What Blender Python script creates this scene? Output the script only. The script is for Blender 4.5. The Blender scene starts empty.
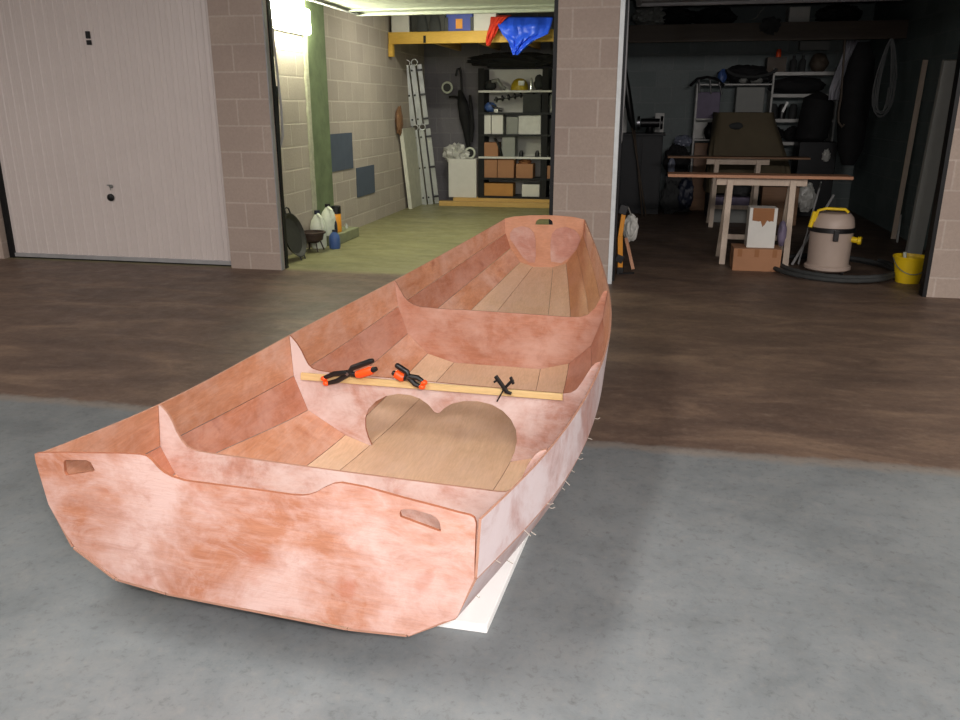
import bpy, bmesh, math, random
from mathutils import Vector, Matrix, noise
from mathutils.geometry import tessellate_polygon
PI = math.pi
random.seed(7)
COL = bpy.context.scene.collection
# ------------------------------------------------------------------ camera geometry (960 x 720)
FP = 809.0; PITCH = math.atan(252/809.0); YAW = math.radians(11.67); CH = 1.45
CAM = Vector((0, 0, CH))
FW = Vector((-math.sin(YAW)*math.cos(PITCH), math.cos(YAW)*math.cos(PITCH), -math.sin(PITCH)))
RT = Vector((math.cos(YAW), math.sin(YAW), 0)); UP = RT.cross(FW)
def ray(x, y): return FW*FP + RT*(x-480) + UP*(360-y)
def PZ(x, y, z=0.0): d = ray(x, y); return CAM + d*((z-CH)/d.z)
def PY(x, y, Y): d = ray(x, y); return CAM + d*(Y/d.y)
def PX(x, y, X): d = ray(x, y); return CAM + d*(X/d.x)
# ------------------------------------------------------------------ mesh builder
def lin(c):
    return tuple(((v/255)/12.92 if v/255 <= .04045 else ((v/255+.055)/1.055)**2.4) for v in c)
class MB:
    def __init__(s): s.v = []; s.f = []; s.mi = []; s.sm = []
    def add(s, vs, fs, mi=0, smooth=False):
        o = len(s.v); s.v += [Vector(a) for a in vs]
        for f in fs: s.f.append([i+o for i in f]); s.mi.append(mi); s.sm.append(smooth)
        return s
    def box(s, x0, x1, y0, y1, z0, z1, mi=0):
        vs = [(x, y, z) for z in (z0, z1) for y in (y0, y1) for x in (x0, x1)]
        return s.add(vs, [(0,2,3,1),(4,5,7,6),(0,1,5,4),(2,6,7,3),(0,4,6,2),(1,3,7,5)], mi)
    def hexa(s, p, mi=0):   # 8 points: bottom ring 4 ccw from above, top ring 4
        return s.add(p, [(3,2,1,0),(4,5,6,7),(0,1,5,4),(1,2,6,5),(2,3,7,6),(3,0,4,7)], mi)
    def bar(s, a, b, w, h, side=None, mi=0):  # rectangular bar a->b, w along side, h along the other
        a = Vector(a); b = Vector(b); d = (b-a).normalized()
        sd = Vector(side) if side else (Vector((0,0,1)).cross(d) if abs(d.z) < .95 else Vector((1,0,0)))
        sd = (sd - d*sd.dot(d)).normalized(); up = d.cross(sd)
        p = []
        for q in (a, b):
            for (i, j) in ((-1,-1),(1,-1),(1,1),(-1,1)): p.append(q+sd*w/2*i+up*h/2*j)
        return s.add(p, [(3,2,1,0),(4,5,6,7),(0,1,5,4),(1,2,6,5),(2,3,7,6),(3,0,4,7)], mi)
    def tube(s, pts, r, n=10, mi=0, closed=False, caps=True):
        pts = [Vector(p) for p in pts]; m = len(pts); rs = r if isinstance(r, (list, tuple)) else [r]*m
        vs = []; prev = None
        for i, p in enumerate(pts):
            if closed: d = pts[(i+1) % m]-pts[i-1]
            else: d = pts[min(i+1, m-1)]-pts[max(i-1, 0)]
            d.normalize()
            if prev is None:
                a = Vector((0,0,1)) if abs(d.z) < .9 else Vector((1,0,0)); prev = (a-d*a.dot(d)).normalized()
            else: prev = (prev-d*prev.dot(d)).normalized()
            b = d.cross(prev)
            for k in range(n):
                t = 2*PI*k/n; vs.append(p+(prev*math.cos(t)+b*math.sin(t))*rs[i])
        fs = []
        for i in range(m if closed else m-1):
            j = (i+1) % m
            for k in range(n): l = (k+1) % n; fs.append((i*n+k, i*n+l, j*n+l, j*n+k))
        s.add(vs, fs, mi, True)
        if caps and not closed:
            o = len(s.v)-len(vs)
            s.f.append([o+k for k in range(n)][::-1]); s.mi.append(mi); s.sm.append(False)
            s.f.append([o+(m-1)*n+k for k in range(n)]); s.mi.append(mi); s.sm.append(False)
        return s
    def lathe(s, prof, c=(0,0,0), n=32, mi=0, M=None):  # prof (r, z)
        vs = []; c = Vector(c)
        for r, z in prof:
            for k in range(n):
                t = 2*PI*k/n; v = Vector((r*math.cos(t), r*math.sin(t), z))
                if M: v = M @ v
                vs.append(c+v)
        fs = []
        for i in range(len(prof)-1):
            for k in range(n): l = (k+1) % n; fs.append((i*n+k, i*n+l, (i+1)*n+l, (i+1)*n+k))
        s.add(vs, fs, mi, True)
        return s
    def blob(s, c, r, amp=.12, freq=3., seed=0, sub=4, mi=0, flat=None, fold=0., M=None):
        bm = bmesh.new(); bmesh.ops.create_icosphere(bm, subdivisions=sub, radius=1.0)
        c = Vector(c); vs = []
        for v in bm.verts:
            p = v.co.copy(); q = p*freq+Vector((seed*7.3, seed*3.1, seed))
            d = 1+amp*noise.noise(q)+amp*.5*noise.noise(q*2.3)
            if fold: d += fold*(abs(noise.noise(Vector((q.x*1.5, q.y*1.5, q.z*.5))))-.25)
            e = p*d; w = Vector((e.x*r[0], e.y*r[1], e.z*r[2]))
            if flat is not None: w.z = max(w.z, flat)
            if M: w = M @ w
            vs.append(c+w)
        s.add(vs, [[v.index for v in f.verts] for f in bm.faces], mi, True); bm.free(); return s
    def plate(s, loops, thick, mi=0, emi=None):
        """loops: lists of 3-D points in one plane, outer first then holes; thick: vector"""
        th = Vector(thick); loops = [[Vector(p) for p in l] for l in loops]
        flat = [p for l in loops for p in l]; n = len(flat)
        tri = tessellate_polygon(loops)
        o = len(s.v); s.v += flat+[p+th for p in flat]
        for t in tri:
            a, b, c = t
            nn = (flat[b]-flat[a]).cross(flat[c]-flat[a])
            if nn.dot(th) > 0: a, c = c, a
            s.f.append([o+a, o+b, o+c]); s.mi.append(mi); s.sm.append(False)
            s.f.append([o+n+c, o+n+b, o+n+a]); s.mi.append(mi); s.sm.append(False)
        k = 0
        for l in loops:
            m = len(l)
            for i in range(m):
                j = (i+1) % m
                s.f.append([o+k+i, o+k+j, o+n+k+j, o+n+k+i]); s.mi.append(mi if emi is None else emi); s.sm.append(False)
            k += m
        return s
def link(name, mb, mats, parent=None, bevel=0, seg=2, origin=None, fix=True, solid=0, subsurf=0):
    me = bpy.data.meshes.new(name)
    off = Vector(origin) if origin is not None else Vector((0,0,0))
    if parent is not None: off = WORLD[parent.name]
    me.from_pydata([v-off for v in mb.v], [], mb.f)
    for p, mi, sm in zip(me.polygons, mb.mi, mb.sm): p.material_index = mi; p.use_smooth = sm
    for m in (mats if isinstance(mats, (list, tuple)) else [mats]): me.materials.append(m)
    me.update()
    if fix:
        bm = bmesh.new(); bm.from_mesh(me); bmesh.ops.recalc_face_normals(bm, faces=bm.faces[:])
        for e in bm.edges:
            if len(e.link_faces) == 2 and e.calc_face_angle(0) > .7: e.smooth = False
        bm.to_mesh(me); bm.free()
    o = bpy.data.objects.new(name, me); COL.objects.link(o)
    if parent is not None: o.parent = parent; WORLD[o.name] = off.copy()
    else: o.location = off; WORLD[o.name] = off.copy()
    if solid:
        m = o.modifiers.new('s', 'SOLIDIFY'); m.thickness = solid
    if subsurf:
        m = o.modifiers.new('u', 'SUBSURF'); m.levels = subsurf; m.render_levels = subsurf
    if bevel:
        m = o.modifiers.new('b', 'BEVEL'); m.width = bevel; m.segments = seg; m.limit_method = 'ANGLE'; m.angle_limit = math.radians(40)
    return o
WORLD = {}
def tag(o, label=None, cat=None, group=None, kind=None):
    if label: o['label'] = label
    if cat: o['category'] = cat
    if group: o['group'] = group
    if kind: o['kind'] = kind
    return o
def thing(name, loc, label, cat, group=None):
    o = bpy.data.objects.new(name, None); COL.objects.link(o); o.location = loc; o.empty_display_size = .05
    WORLD[o.name] = Vector(loc); return tag(o, label, cat, group)
def struct(name, mb, m, **k):
    return tag(link(name, mb, m, **k), kind='structure')
# ------------------------------------------------------------------ materials
class NT:
    def __init__(s, name):
        s.m = bpy.data.materials.new(name); s.m.use_nodes = True; s.t = s.m.node_tree; s.n = s.t.nodes
        s.b = s.n['Principled BSDF']; s.tc = s.n.new('ShaderNodeTexCoord')
    def node(s, ty, **k):
        x = s.n.new(ty)
        for a, b in k.items(): setattr(x, a, b)
        return x
    def l(s, a, b): s.t.links.new(a, b)
    def mapping(s, scale=(1,1,1), rot=(0,0,0), loc=(0,0,0)):
        m = s.node('ShaderNodeMapping'); m.inputs['Scale'].default_value = scale; m.inputs['Rotation'].default_value = rot
        m.inputs['Location'].default_value = loc; s.l(s.tc.outputs['Object'], m.inputs['Vector']); return m.outputs[0]
    def noise(s, vec, scale, detail=5, rough=.6, dist=0):
        x = s.node('ShaderNodeTexNoise'); x.inputs['Scale'].default_value = scale; x.inputs['Detail'].default_value = detail
        x.inputs['Roughness'].default_value = rough; x.inputs['Distortion'].default_value = dist
        if vec is not None: s.l(vec, x.inputs['Vector'])
        else: s.l(s.tc.outputs['Object'], x.inputs['Vector'])
        return x.outputs['Fac']
    def ramp(s, fac, stops):
        r = s.node('ShaderNodeValToRGB'); e = r.color_ramp.elements
        while len(e) < len(stops): e.new(.5)
        for i, (p, c) in enumerate(stops): e[i].position = p; e[i].color = (*c, 1) if len(c) == 3 else c
        s.l(fac, r.inputs[0]); return r.outputs[0]
    def mix(s, fac, a, b, mode='MIX'):
        x = s.node('ShaderNodeMix', data_type='RGBA', blend_type=mode)
        for v, i in ((fac, 0), (a, 6), (b, 7)):
            if hasattr(v, 'links'): s.l(v, x.inputs[i])
            elif isinstance(v, (int, float)): x.inputs[i].default_value = v
            else: x.inputs[i].default_value = (*v, 1)
        return x.outputs[2]
    def bump(s, h, dist=.002, strength=1.):
        x = s.node('ShaderNodeBump'); x.inputs['Distance'].default_value = dist; x.inputs['Strength'].default_value = strength
        s.l(h, x.inputs['Height']); s.l(x.outputs[0], s.b.inputs['Normal'])
def G(v): return (v, v, v)
def simple(name, rgb, rough=.6, metal=0, var=.12, scale=9, bump=0, spec=.5, emit=0, alpha=None, trans=0):
    t = NT(name); c = lin(rgb)
    if emit:
        t.b.inputs['Emission Color'].default_value = (*c, 1); t.b.inputs['Emission Strength'].default_value = emit
    f = t.noise(None, scale, 5, .6)
    col = t.ramp(f, [(.3, tuple(v*(1-var) for v in c)), (.7, tuple(min(1, v*(1+var)) for v in c))])
    t.l(col, t.b.inputs['Base Color'])
    t.b.inputs['Roughness'].default_value = rough; t.b.inputs['Metallic'].default_value = metal
    t.b.inputs['Specular IOR Level'].default_value = spec
    if trans: t.b.inputs['Transmission Weight'].default_value = trans
    if alpha: t.b.inputs['Alpha'].default_value = alpha
    if bump: t.bump(t.noise(None, scale*3, 4), bump)
    return t.m
def ply(name, a, b, white=.5, wcol=(222,190,182), grain=(1,18,1), dark=None, rough=.55, seed=0, wscale=3.2, wpos=.5):
    t = NT(name)
    v = t.mapping(tuple(g*1.0 for g in (grain)), loc=(seed*1.7, seed*.9, seed*2.3))
    g1 = t.noise(v, 1.6, 8, .65, .6)
    base = t.ramp(g1, [(.3, lin(a)), (.7, lin(b))])
    g2 = t.noise(t.mapping(tuple(g*5. for g in grain), loc=(seed, 0, 0)), 3., 4, .6)
    base = t.mix(t.ramp(g2, [(.35, G(0)), (.72, G(.42))]), base, tuple(q*.68 for q in lin(a)))
    v0 = t.mapping((1,1,1), loc=(seed*2.1, seed*1.3, seed*.7))
    w = t.noise(v0, wscale, 7, .68, .35)
    base = t.mix(t.ramp(w, [(wpos-.09, G(0)), (wpos+.12, G(white))]), base, lin(wcol))
    if white:
        w2 = t.noise(t.mapping(tuple(1+.12*g for g in grain), loc=(seed*.3, seed*1.1, seed)), 6.5, 8, .75, .8)
        base = t.mix(t.ramp(w2, [(.47, G(0)), (.66, G(white*.55))]), base, lin(wcol))
        base = t.mix(t.ramp(w2, [(.30, G(.4)), (.46, G(0))]), base, tuple(q*.78 for q in lin(a)))
    if dark:
        d = t.noise(v0, 7.5, 3, .5, .2)
        base = t.mix(t.ramp(d, [(.62, G(0)), (.76, G(.55))]), base, lin(dark))
    t.l(base, t.b.inputs['Base Color'])
    rr = t.ramp(w, [(.35, G(rough-.12)), (.7, G(rough+.15))]); t.l(rr, t.b.inputs['Roughness'])
    t.b.inputs['Specular IOR Level'].default_value = .35
    t.bump(t.noise(v, 14, 4), .0007)
    return t.m
def blocks(name, a, b, mortar, axis='X', zoff=.16, rough=.9, ms=.012):
    t = NT(name)
    geo = t.node('ShaderNodeNewGeometry'); sep = t.node('ShaderNodeSeparateXYZ'); t.l(geo.outputs['Position'], sep.inputs[0])
    cmb = t.node('ShaderNodeCombineXYZ'); t.l(sep.outputs[axis], cmb.inputs[0])
    sub = t.node('ShaderNodeMath', operation='SUBTRACT'); t.l(sep.outputs['Z'], sub.inputs[0]); sub.inputs[1].default_value = zoff-.2275*4
    t.l(sub.outputs[0], cmb.inputs[1])
    br = t.node('ShaderNodeTexBrick'); t.l(cmb.outputs[0], br.inputs['Vector'])
    br.inputs['Scale'].default_value = 1; br.inputs['Brick Width'].default_value = .455; br.inputs['Row Height'].default_value = .2275
    br.inputs['Mortar Size'].default_value = ms; br.inputs['Mortar Smooth'].default_value = .8; br.inputs['Bias'].default_value = 0
    br.inputs['Color1'].default_value = (*lin(a), 1); br.inputs['Color2'].default_value = (*lin(b), 1); br.inputs['Mortar'].default_value = (*lin(mortar), 1)
    n1 = t.noise(geo.outputs['Position'], 45, 5, .7); n2 = t.noise(geo.outputs['Position'], 2.2, 4, .6)
    c = t.mix(t.ramp(n1, [(.3, G(0)), (.75, G(.45))]), br.outputs['Color'], tuple(v*.62 for v in lin(a)))
    c = t.mix(t.ramp(n2, [(.35, G(.0)), (.75, G(.35))]), c, tuple(v*.7 for v in lin(b)))
    t.l(c, t.b.inputs['Base Color']); t.b.inputs['Roughness'].default_value = rough; t.b.inputs['Specular IOR Level'].default_value = .2
    m = t.node('ShaderNodeMath', operation='MULTIPLY_ADD'); t.l(br.outputs['Fac'], m.inputs[0]); m.inputs[1].default_value = -.5; t.l(n1, m.inputs[2])
    t.bump(m.outputs[0], .005, .8)
    return t.m
# ------------------------------------------------------------------ materials list
M = {}
M['hull_red'] = ply('reddish plywood', (184,124,92), (212,154,120), white=.5, wcol=(216,182,168), grain=(9,.9,9), seed=1, dark=(140,70,50))
M['hull_red2'] = ply('reddish plywood darker', (166,104,78), (194,132,104), white=.45, wcol=(204,162,148), grain=(9,.9,9), seed=4, dark=(130,66,50))
M['hull_out'] = ply('dusty plywood outside', (176,128,118), (196,154,146), white=.85, wcol=(214,202,204), grain=(9,1.2,3), seed=9, wpos=.44)
M['hull_tan'] = ply('pale plywood', (214,176,142), (228,194,160), white=.3, wcol=(226,196,178), grain=(9,.9,9), seed=2)
M['hull_tan2'] = ply('amber plywood', (186,128,84), (208,154,108), white=.3, wcol=(210,160,140), grain=(9,.9,9), seed=6)
M['transom'] = ply('transom plywood', (168,108,82), (190,134,108), white=.75, wcol=(208,180,174), grain=(.9,9,12), seed=3, dark=(168,84,44), wscale=2.6, wpos=.5)
M['bulk'] = ply('bulkhead plywood', (170,122,106), (190,146,130), white=.85, wcol=(206,188,184), grain=(.9,9,7), seed=5, wscale=3.6, wpos=.48)
M['bulk2'] = ply('bulkhead plywood rosy', (170,112,88), (190,136,112), white=.6, wcol=(200,164,150), grain=(.9,9,7), seed=8, wscale=4)
M['bow'] = ply('bow plywood', (196,138,106), (208,154,122), white=.3, wcol=(220,170,150), grain=(2,9,7), seed=7)
M['lobe'] = ply('bow doubler plywood', (184,128,112), (198,148,132), white=.85, wcol=(206,174,162), grain=(2,9,7), seed=11)
M['edge'] = simple('ply edge', (168,124,104), .6, var=.1, scale=30)
M['edge_dk'] = simple('ply edge brown', (150,92,66), .6, var=.15, scale=30)
M['batten'] = ply('batten wood', (206,176,122), (220,192,142), white=0, grain=(.9,9,9), seed=12)
M['wire'] = simple('steel wire', (186,176,164), .4, .2)
# ------------------------------------------------------------------ boat
KS = .936
ANG = -0.08186105975228755; KC = -1.156025104943927
FRM = [[1.6928, -0.00636, -0.0014, [[0.5, 0.6573], [0.333, 0.646], [0.2082, 0.5918], [0.1269, 0.4586], [0.1106, 0.2862]]],
[2.2839, 0.00206, -0.0061, [[0.4354, 0.711], [0.2737, 0.7235], [0.1702, 0.6734], [0.0234, 0.4668], [-0.0029, 0.3336]]],
[3.2176, 0.00377, 0.0124, [[0.4463, 0.7254], [0.2503, 0.714], [0.0845, 0.6512], [-0.0227, 0.4646], [-0.061, 0.3396]]],
[4.2527, 0.01452, 0.0053, [[0.5115, 0.615], [0.3598, 0.5933], [0.1991, 0.5374], [0.0862, 0.4164], [0.0424, 0.2564]]],
[5.5526, 0.02802, -0.0102, [[0.7122, 0.2814], [0.6099, 0.2742], [0.5045, 0.2363], [0.4068, 0.1637], [0.3769, 0.0721]]]]
BU = Vector((math.cos(ANG), math.sin(ANG), 0)); BV = Vector((-math.sin(ANG), math.cos(ANG), 0))
TS = [f[0] for f in FRM]
def spline(xs, ys):
    n = len(xs); h = [xs[i+1]-xs[i] for i in range(n-1)]
    A = [[0.]*n for _ in range(n)]; r = [0.]*n; A[0][0] = A[-1][-1] = 1
    for i in range(1, n-1):
        A[i][i-1] = h[i-1]; A[i][i] = 2*(h[i-1]+h[i]); A[i][i+1] = h[i]
        r[i] = 3*((ys[i+1]-ys[i])/h[i]-(ys[i]-ys[i-1])/h[i-1])
    for i in range(n):
        p = A[i][i]
        for j in range(i+1, n):
            if A[j][i]:
                q = A[j][i]/p
                for k in range(n): A[j][k] -= q*A[i][k]
                r[j] -= q*r[i]
    c = [0.]*n
    for i in reversed(range(n)): c[i] = (r[i]-sum(A[i][k]*c[k] for k in range(i+1, n)))/A[i][i]
    def f(x):
        i = 0
        while i < n-2 and x > xs[i+1]: i += 1
        d = x-xs[i]; b = (ys[i+1]-ys[i])/h[i]-h[i]*(2*c[i]+c[i+1])/3
        return ys[i]+b*d+c[i]*d*d+(c[i+1]-c[i])/(3*h[i])*d**3
    return f
SH = [spline(TS, [f[3][j][0] for f in FRM]) for j in range(5)]
SW = [spline(TS, [f[3][j][1] for f in FRM]) for j in range(5)]
STW = spline(TS, [f[1] for f in FRM]); SOF = spline(TS, [f[2] for f in FRM])
def hp(t, j, s):      # hull knuckle j on side s at (unscaled) station t
    tw = STW(t); w = SW[j](t); h = SH[j](t)
    p = BU*(KC+SOF(t)+s*w*math.cos(tw))+BV*t+Vector((0,0,h+s*w*math.sin(tw)))
    return CAM+(p-CAM)*KS
def PB(x, y, t):      # pixel -> plane of the frame at station t
    d = ray(x, y); return CAM+d*(t*KS/d.dot(BV))
def PBs(pts, t): return [PB(x, y, t) for x, y in pts]
boat = thing('rowing_boat', CAM+(BU*KC+BV*3.0)*KS+Vector((0,0,0)), 'long unpainted plywood rowing boat under construction, reddish and pale wood', 'boat')
boat.location.z = 0; WORLD[boat.name].z = 0
TH = .0065
def center(t): return (hp(t, 0, -1)+hp(t, 0, 1))/2+Vector((0, 0, .1))
def strip(name, a, b, t0, t1, mats, n=44, nl=None, gap=.0012):
    """a, b: (knuckle, side). inner skin on the knuckle lines, outer skin offset outwards, mats = [inner, outer, edge]"""
    m = MB(); inn = []; out = []
    for i in range(n+1):
        t = t0+(t1-t0)*i/n
        p, q = hp(t, *a), hp(t, *b)
        e = (q-p).normalized(); p = p+e*gap; q = q-e*gap
        nr = e.cross(BV).normalized()
        if nr.dot((p+q)/2-center(t)) < 0: nr = -nr
        inn.append((p, q)); out.append((p+nr*TH, q+nr*TH))
    vi = [x for pq in inn for x in pq]; vo = [x for pq in out for x in pq]
    N = len(vi)
    f = [(2*i, 2*i+1, 2*i+3, 2*i+2) for i in range(n)]
    o = len(m.v); m.add(vi+vo, [], 0)
    for q in f: m.f.append(list(q)); m.mi.append(0); m.sm.append(True)
    for q in f: m.f.append([x+N for x in q]); m.mi.append(1); m.sm.append(True)
    for i in range(n):
        for k in (0, 1):
            m.f.append([2*i+k, 2*i+2+k, N+2*i+2+k, N+2*i+k]); m.mi.append(2); m.sm.append(False)
    m.f.append([0, 1, N+1, N]); m.mi.append(2); m.sm.append(False)
    m.f.append([2*n, 2*n+1, N+2*n+1, N+2*n]); m.mi.append(2); m.sm.append(False)
    return link(name, m, mats, boat)
T0, T1 = TS[0], TS[4]
o_, e_ = M['hull_out'], M['edge']
for s in (-1, 1):
    strip('side_panel', (0, s), (1, s), T0, T1, [M['hull_red'], o_, e_])
    if s < 0:
        strip('upper_bilge_panel', (1, s), (2, s), T0, T1, [M['hull_red2'], o_, e_])
        strip('lower_bilge_panel', (2, s), (3, s), T0, T1, [M['hull_red'], o_, e_])
    else:
        strip('upper_bilge_panel', (1, s), (2, s), T0, TS[3], [M['hull_red2'], o_, e_])
        strip('upper_bilge_panel', (1, s), (2, s), TS[3]+.003, T1, [M['hull_tan2'], o_, e_])
        strip('lower_bilge_panel', (2, s), (3, s), T0, TS[3], [M['hull_red2'], o_, e_])
        strip('lower_bilge_panel', (2, s), (3, s), TS[3]+.003, T1, [M['hull_tan2'], o_, e_])
    strip('bottom_side_plank', (3, s), (4, s), T0, T1, [M['hull_tan'], o_, e_])
strip('bottom_plank', (4, -1), (4, 1), T0, T1, [M['hull_tan'], o_, e_])
# --- transom (aft face towards the camera)
top = [(34.4,454.0),(36,453.2),(60,452.8),(86.7,453.2),(125,453.8),(140,454.8),(146,456.2),(151,460),(157.8,467.8),(164,473),(172,477.2),(184.4,481),(220,485.6),(260,490.8),(290,495),(301,495.8),(308,495.2),(316,492.6),(324,487.8),(333,484),(341,483),(365,487.5),(404,498.5),(440,507.8),(457,512.5),(470,515.6),(474,518),(475.8,523)]
rightb = [(475.2,540),(474.5,560),(474.3,579),(468,592),(463,604),(457,617.5),(448,621),(444,621.5),(409.5,635.6),(405,634.2),(352,629.2),(349,627.6)]
leftb = [(170,594.3),(166,592.6),(118.5,579.4),(115,576.6),(92,560.5),(77,549.2),(74,546),(62,528),(51,509),(48.5,504.5),(42,483),(35.5,461.5)]
outer = top+rightb+leftb
holeL = [(63.5,462),(65.5,460),(86.7,460),(91,462.5),(94.8,470),(94,471.3),(66.2,475.5),(64.3,472)]
holeR = [(399.5,513),(401,510),(404,509),(413,509.4),(424,512.2),(432,514.8),(437,518),(440,523),(441.2,531.5),(438.5,531.2),(400.4,517)]
tr = MB(); tt = T0-.002
tr.plate([PBs(outer, tt), PBs(holeL, tt), PBs(holeR, tt)], BV*.009, 0, 1)
link('transom', tr, [M['transom'], M['edge_dk']], boat)
# --- frames
def hull_arc(t, j0, j1, inset=.0008, right=False):
    pts = []
    c = center(t)
    for s, js in ((1, range(1, 5)), (-1, range(4, 0, -1))):
        for j in js:
            p = hp(t, j, s); pts.append(p+(c-p).normalized()*inset)
    return pts
def bulkhead(name, t, toppx, mats, holes=(), thick=.009):
    tp = PBs(toppx, t)
    # sheer corners sit just inside the hull
    arc = hull_arc(t, 0, 0)
    if holes:   # the cutout is open at the floor of the boat
        hh = PBs(holes[0], t); arc = arc[:4]+[arc[3]+(hh[-1]-arc[3])*.98]+hh[::-1]+arc[4:]
    loops = [tp+arc]
    m = MB(); m.plate(loops, BV*thick, 0, 1)
    return link(name, m, mats, boat)
f1top = [(158.6,404.6),(161,406.5),(166,412),(169.5,417),(172.5,423),(176,431.5),(181,440),(186.5,446.5),(192,449.6),(199,451.6),(215,454.2),(260,460.6),(340,471.6),(420,482),(480,489.7),(497,491.9),(505,492.2),(513,489),(519,482.5),(524,473),(528,464.5),(532.5,458),(537,453),(541,450.6),(546.6,449.6)]
bulkhead('bulkhead', TS[1], f1top, [M['bulk'], M['edge']])
f2top = [(289.6,335.6),(292,338),(297,344),(301,350.5),(304.5,358),(308,364.5),(312,368.4),(318,370.6),(330,372.6),(400,379.2),(480,386.6),(540,391.8),(563,393.6),(571,392.6),(576.5,389.4),(582,382),(587,374),(591.5,367),(596,362.8),(600.6,361.4)]
heart = [(371.7,445.4),(368,437),(365.4,428),(365.2,418),(368.5,409),(376,401.2),(386,396),(398,393.8),(410,395),(420,398.6),(428,404.4),(434.5,411.8),(437,412.9),(440,412.6),(444,408.4),(452,403.6),(464,401),(478,401.2),(492,404.6),(503,411),(511,419.5),(516,430),(516.8,441),(514.5,452),(510.4,461.2)]
b2 = bulkhead('bulkhead', TS[2], f2top, [M['bulk'], M['edge_dk']], [heart])
f3top = [(394.2,280.6),(396.5,283.5),(400,290),(404,297),(408,301.4),(413,304.6),(420,306.8),(437,308.6),(480,311),(540,315),(570,317.2),(580,317.2),(588,314.6),(595,308),(600,299),(603.5,291.5),(607.6,290.6)]
bulkhead('bulkhead', TS[3], f3top, [M['bulk2'], M['edge']])
# --- bow transom
botB = [(505,218.8)]
bowtop = [(504.6,218.6),(513.8,216.6),(530,215.4),(545.8,215.2),(560,215.8),(573,217),(584.6,219.6)]
bowhole = [(535.2,224.6),(536.2,221),(539,219.1),(549.7,219.1),(552.2,221),(553.2,224.8)]
m = MB()
arc = []
for s, js in ((1, range(0, 5)), (-1, range(4, -1, -1))):
    for j in js:
        p = hp(T1, j, s); arc.append(p+(p-center(T1)).normalized()*.006)
arc = arc[1:-1]
m.plate([PBs(bowtop, T1)+arc, PBs(bowhole, T1)], BV*.009, 0, 0)
link('bow_board', m, [M['bow']], boat)
def c4(l): return [(500+x/6.545, 210+y/6.545) for x, y in l]
lobL = c4([(66,150),(90,120),(140,107),(190,117),(222,150),(232,200),(234,300),(225,345),(190,343),(150,310),(102,240),(66,190)])
lobR = c4([(335,338),(330,300),(330,220),(340,155),(370,122),(430,110),(490,132),(518,165),(526,200),(500,258),(450,315),(400,348)])
for lb in (lobL, lobR):
    m = MB(); m.plate([PBs(lb, T1-.006)], BV*.0055, 0, 0); tag(link('bow_doubler', m, [M['lobe']], boat), 'rounded rosy plywood doubler')
# --- wire ties along the seams
random.seed(3)
wires = []
for s in (1, -1):
    for t in [TS[0]+.12+.21*i for i in range(7)]:
        for j in (2,) if s < 0 else (1, 2):
            p = hp(t, j, s); q = (p-center(t)).normalized()
            a = p+q*TH; d = (q*1.0+BV*random.uniform(-.8, .8)+Vector((0,0,random.uniform(-.5,.3)))).normalized()
            L = random.uniform(.012, .024)
            m = MB(); m.tube([a-q*.004, a+d*L*.5, a+d*L+Vector((0,0,random.uniform(-.004,.008)))], .0013, 5)
            link('wire_tie', m, [M['wire']], boat)
# --- batten clamped on the middle bulkhead, three clamps
tb = TS[2]-.0135
b = [PB(x, y, tb) for x, y in ((300.5,379.8),(562.5,400.6),(562.5,394.2),(300.5,373.0))]
m = MB(); m.plate([b], BV*.0118, 0, 0)
tag(link('wooden_batten', m, [M['batten']], origin=b[0], bevel=.001), 'straight pale wooden batten held against the middle bulkhead of the boat', 'batten')
M['orange'] = simple('orange rubber', (255,84,20), .45, var=.05)
M['blk'] = simple('black plastic', (16,16,18), .4, var=.2)
M['steel'] = simple('steel', (150,150,155), .3, 1)
def clamp(px0, px1, jawpx, lab, group):
    """px0: jaw tips, px1: handle ends. orange/black spring clamp lying on the batten"""
    A = PB(*px0, tb-.02); Bp = PB(*px1, tb-.02)
    d = (Bp-A); L = d.length; d.normalize(); n = -BV; w = n.cross(d).normalized()
    if w.z < 0: w = -w
    o = thing('spring_clamp', A, lab, 'clamp', group)
    pv = A+d*L*.46
    for sg in (-1, 1):
        m = MB()   # jaw arm, crossing at the pivot
        m.tube([A+w*sg*.014+n*.002*sg, A+d*L*.2+w*sg*.017+n*.002*sg, pv+w*sg*.005+n*.004*sg], [.009,.0115,.0115], 8)
        link('jaw', m, [M['blk']], o, bevel=.001)
        m = MB(); m.blob(A+w*sg*.011-d*.005, (.015,.015,.012), .05, 2, 1, 2); link('jaw_pad', m, [M['orange']], o)
        m = MB(); e = Bp+w*sg*.019
        hs = pv+w*(-sg)*.004
        m.tube([hs, pv+d*L*.12+w*sg*.017+n*.003*sg, e-d*L*.06, e], [.011,.0125,.0125,.009], 10)
        link('handle', m, [M['blk']], o)
        m = MB()
        if sg == -1:
            m.tube([pv+d*L*.13+w*sg*.0165-n*.004, pv+d*L*.2+w*sg*.020-n*.004, e-d*L*.12-n*.004, e-d*L*.08-n*.004], [.015,.019,.019,.014], 12)
            link('handle_grip', m, [M['orange']], o)
    m = MB(); m.tube([pv-n*.014, pv+n*.014], .007, 14); link('pivot', m, [M['steel']], o)
    m = MB(); m.tube([pv+d*.012+w*math.sin(a)*.01+d*math.cos(a)*.01+n*(a*.0006) for a in [i*.5 for i in range(24)]], .0012, 5); link('spring', m, [M['steel']], o)
clamp((326,380.5), (375,364.5), None, 'larger orange and black spring clamp nearest the left end of the batten', None)
clamp((422,384), (394,368.5), None, 'orange and black spring clamp gripping the batten above the cusp of the heart cutout', None)
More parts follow.
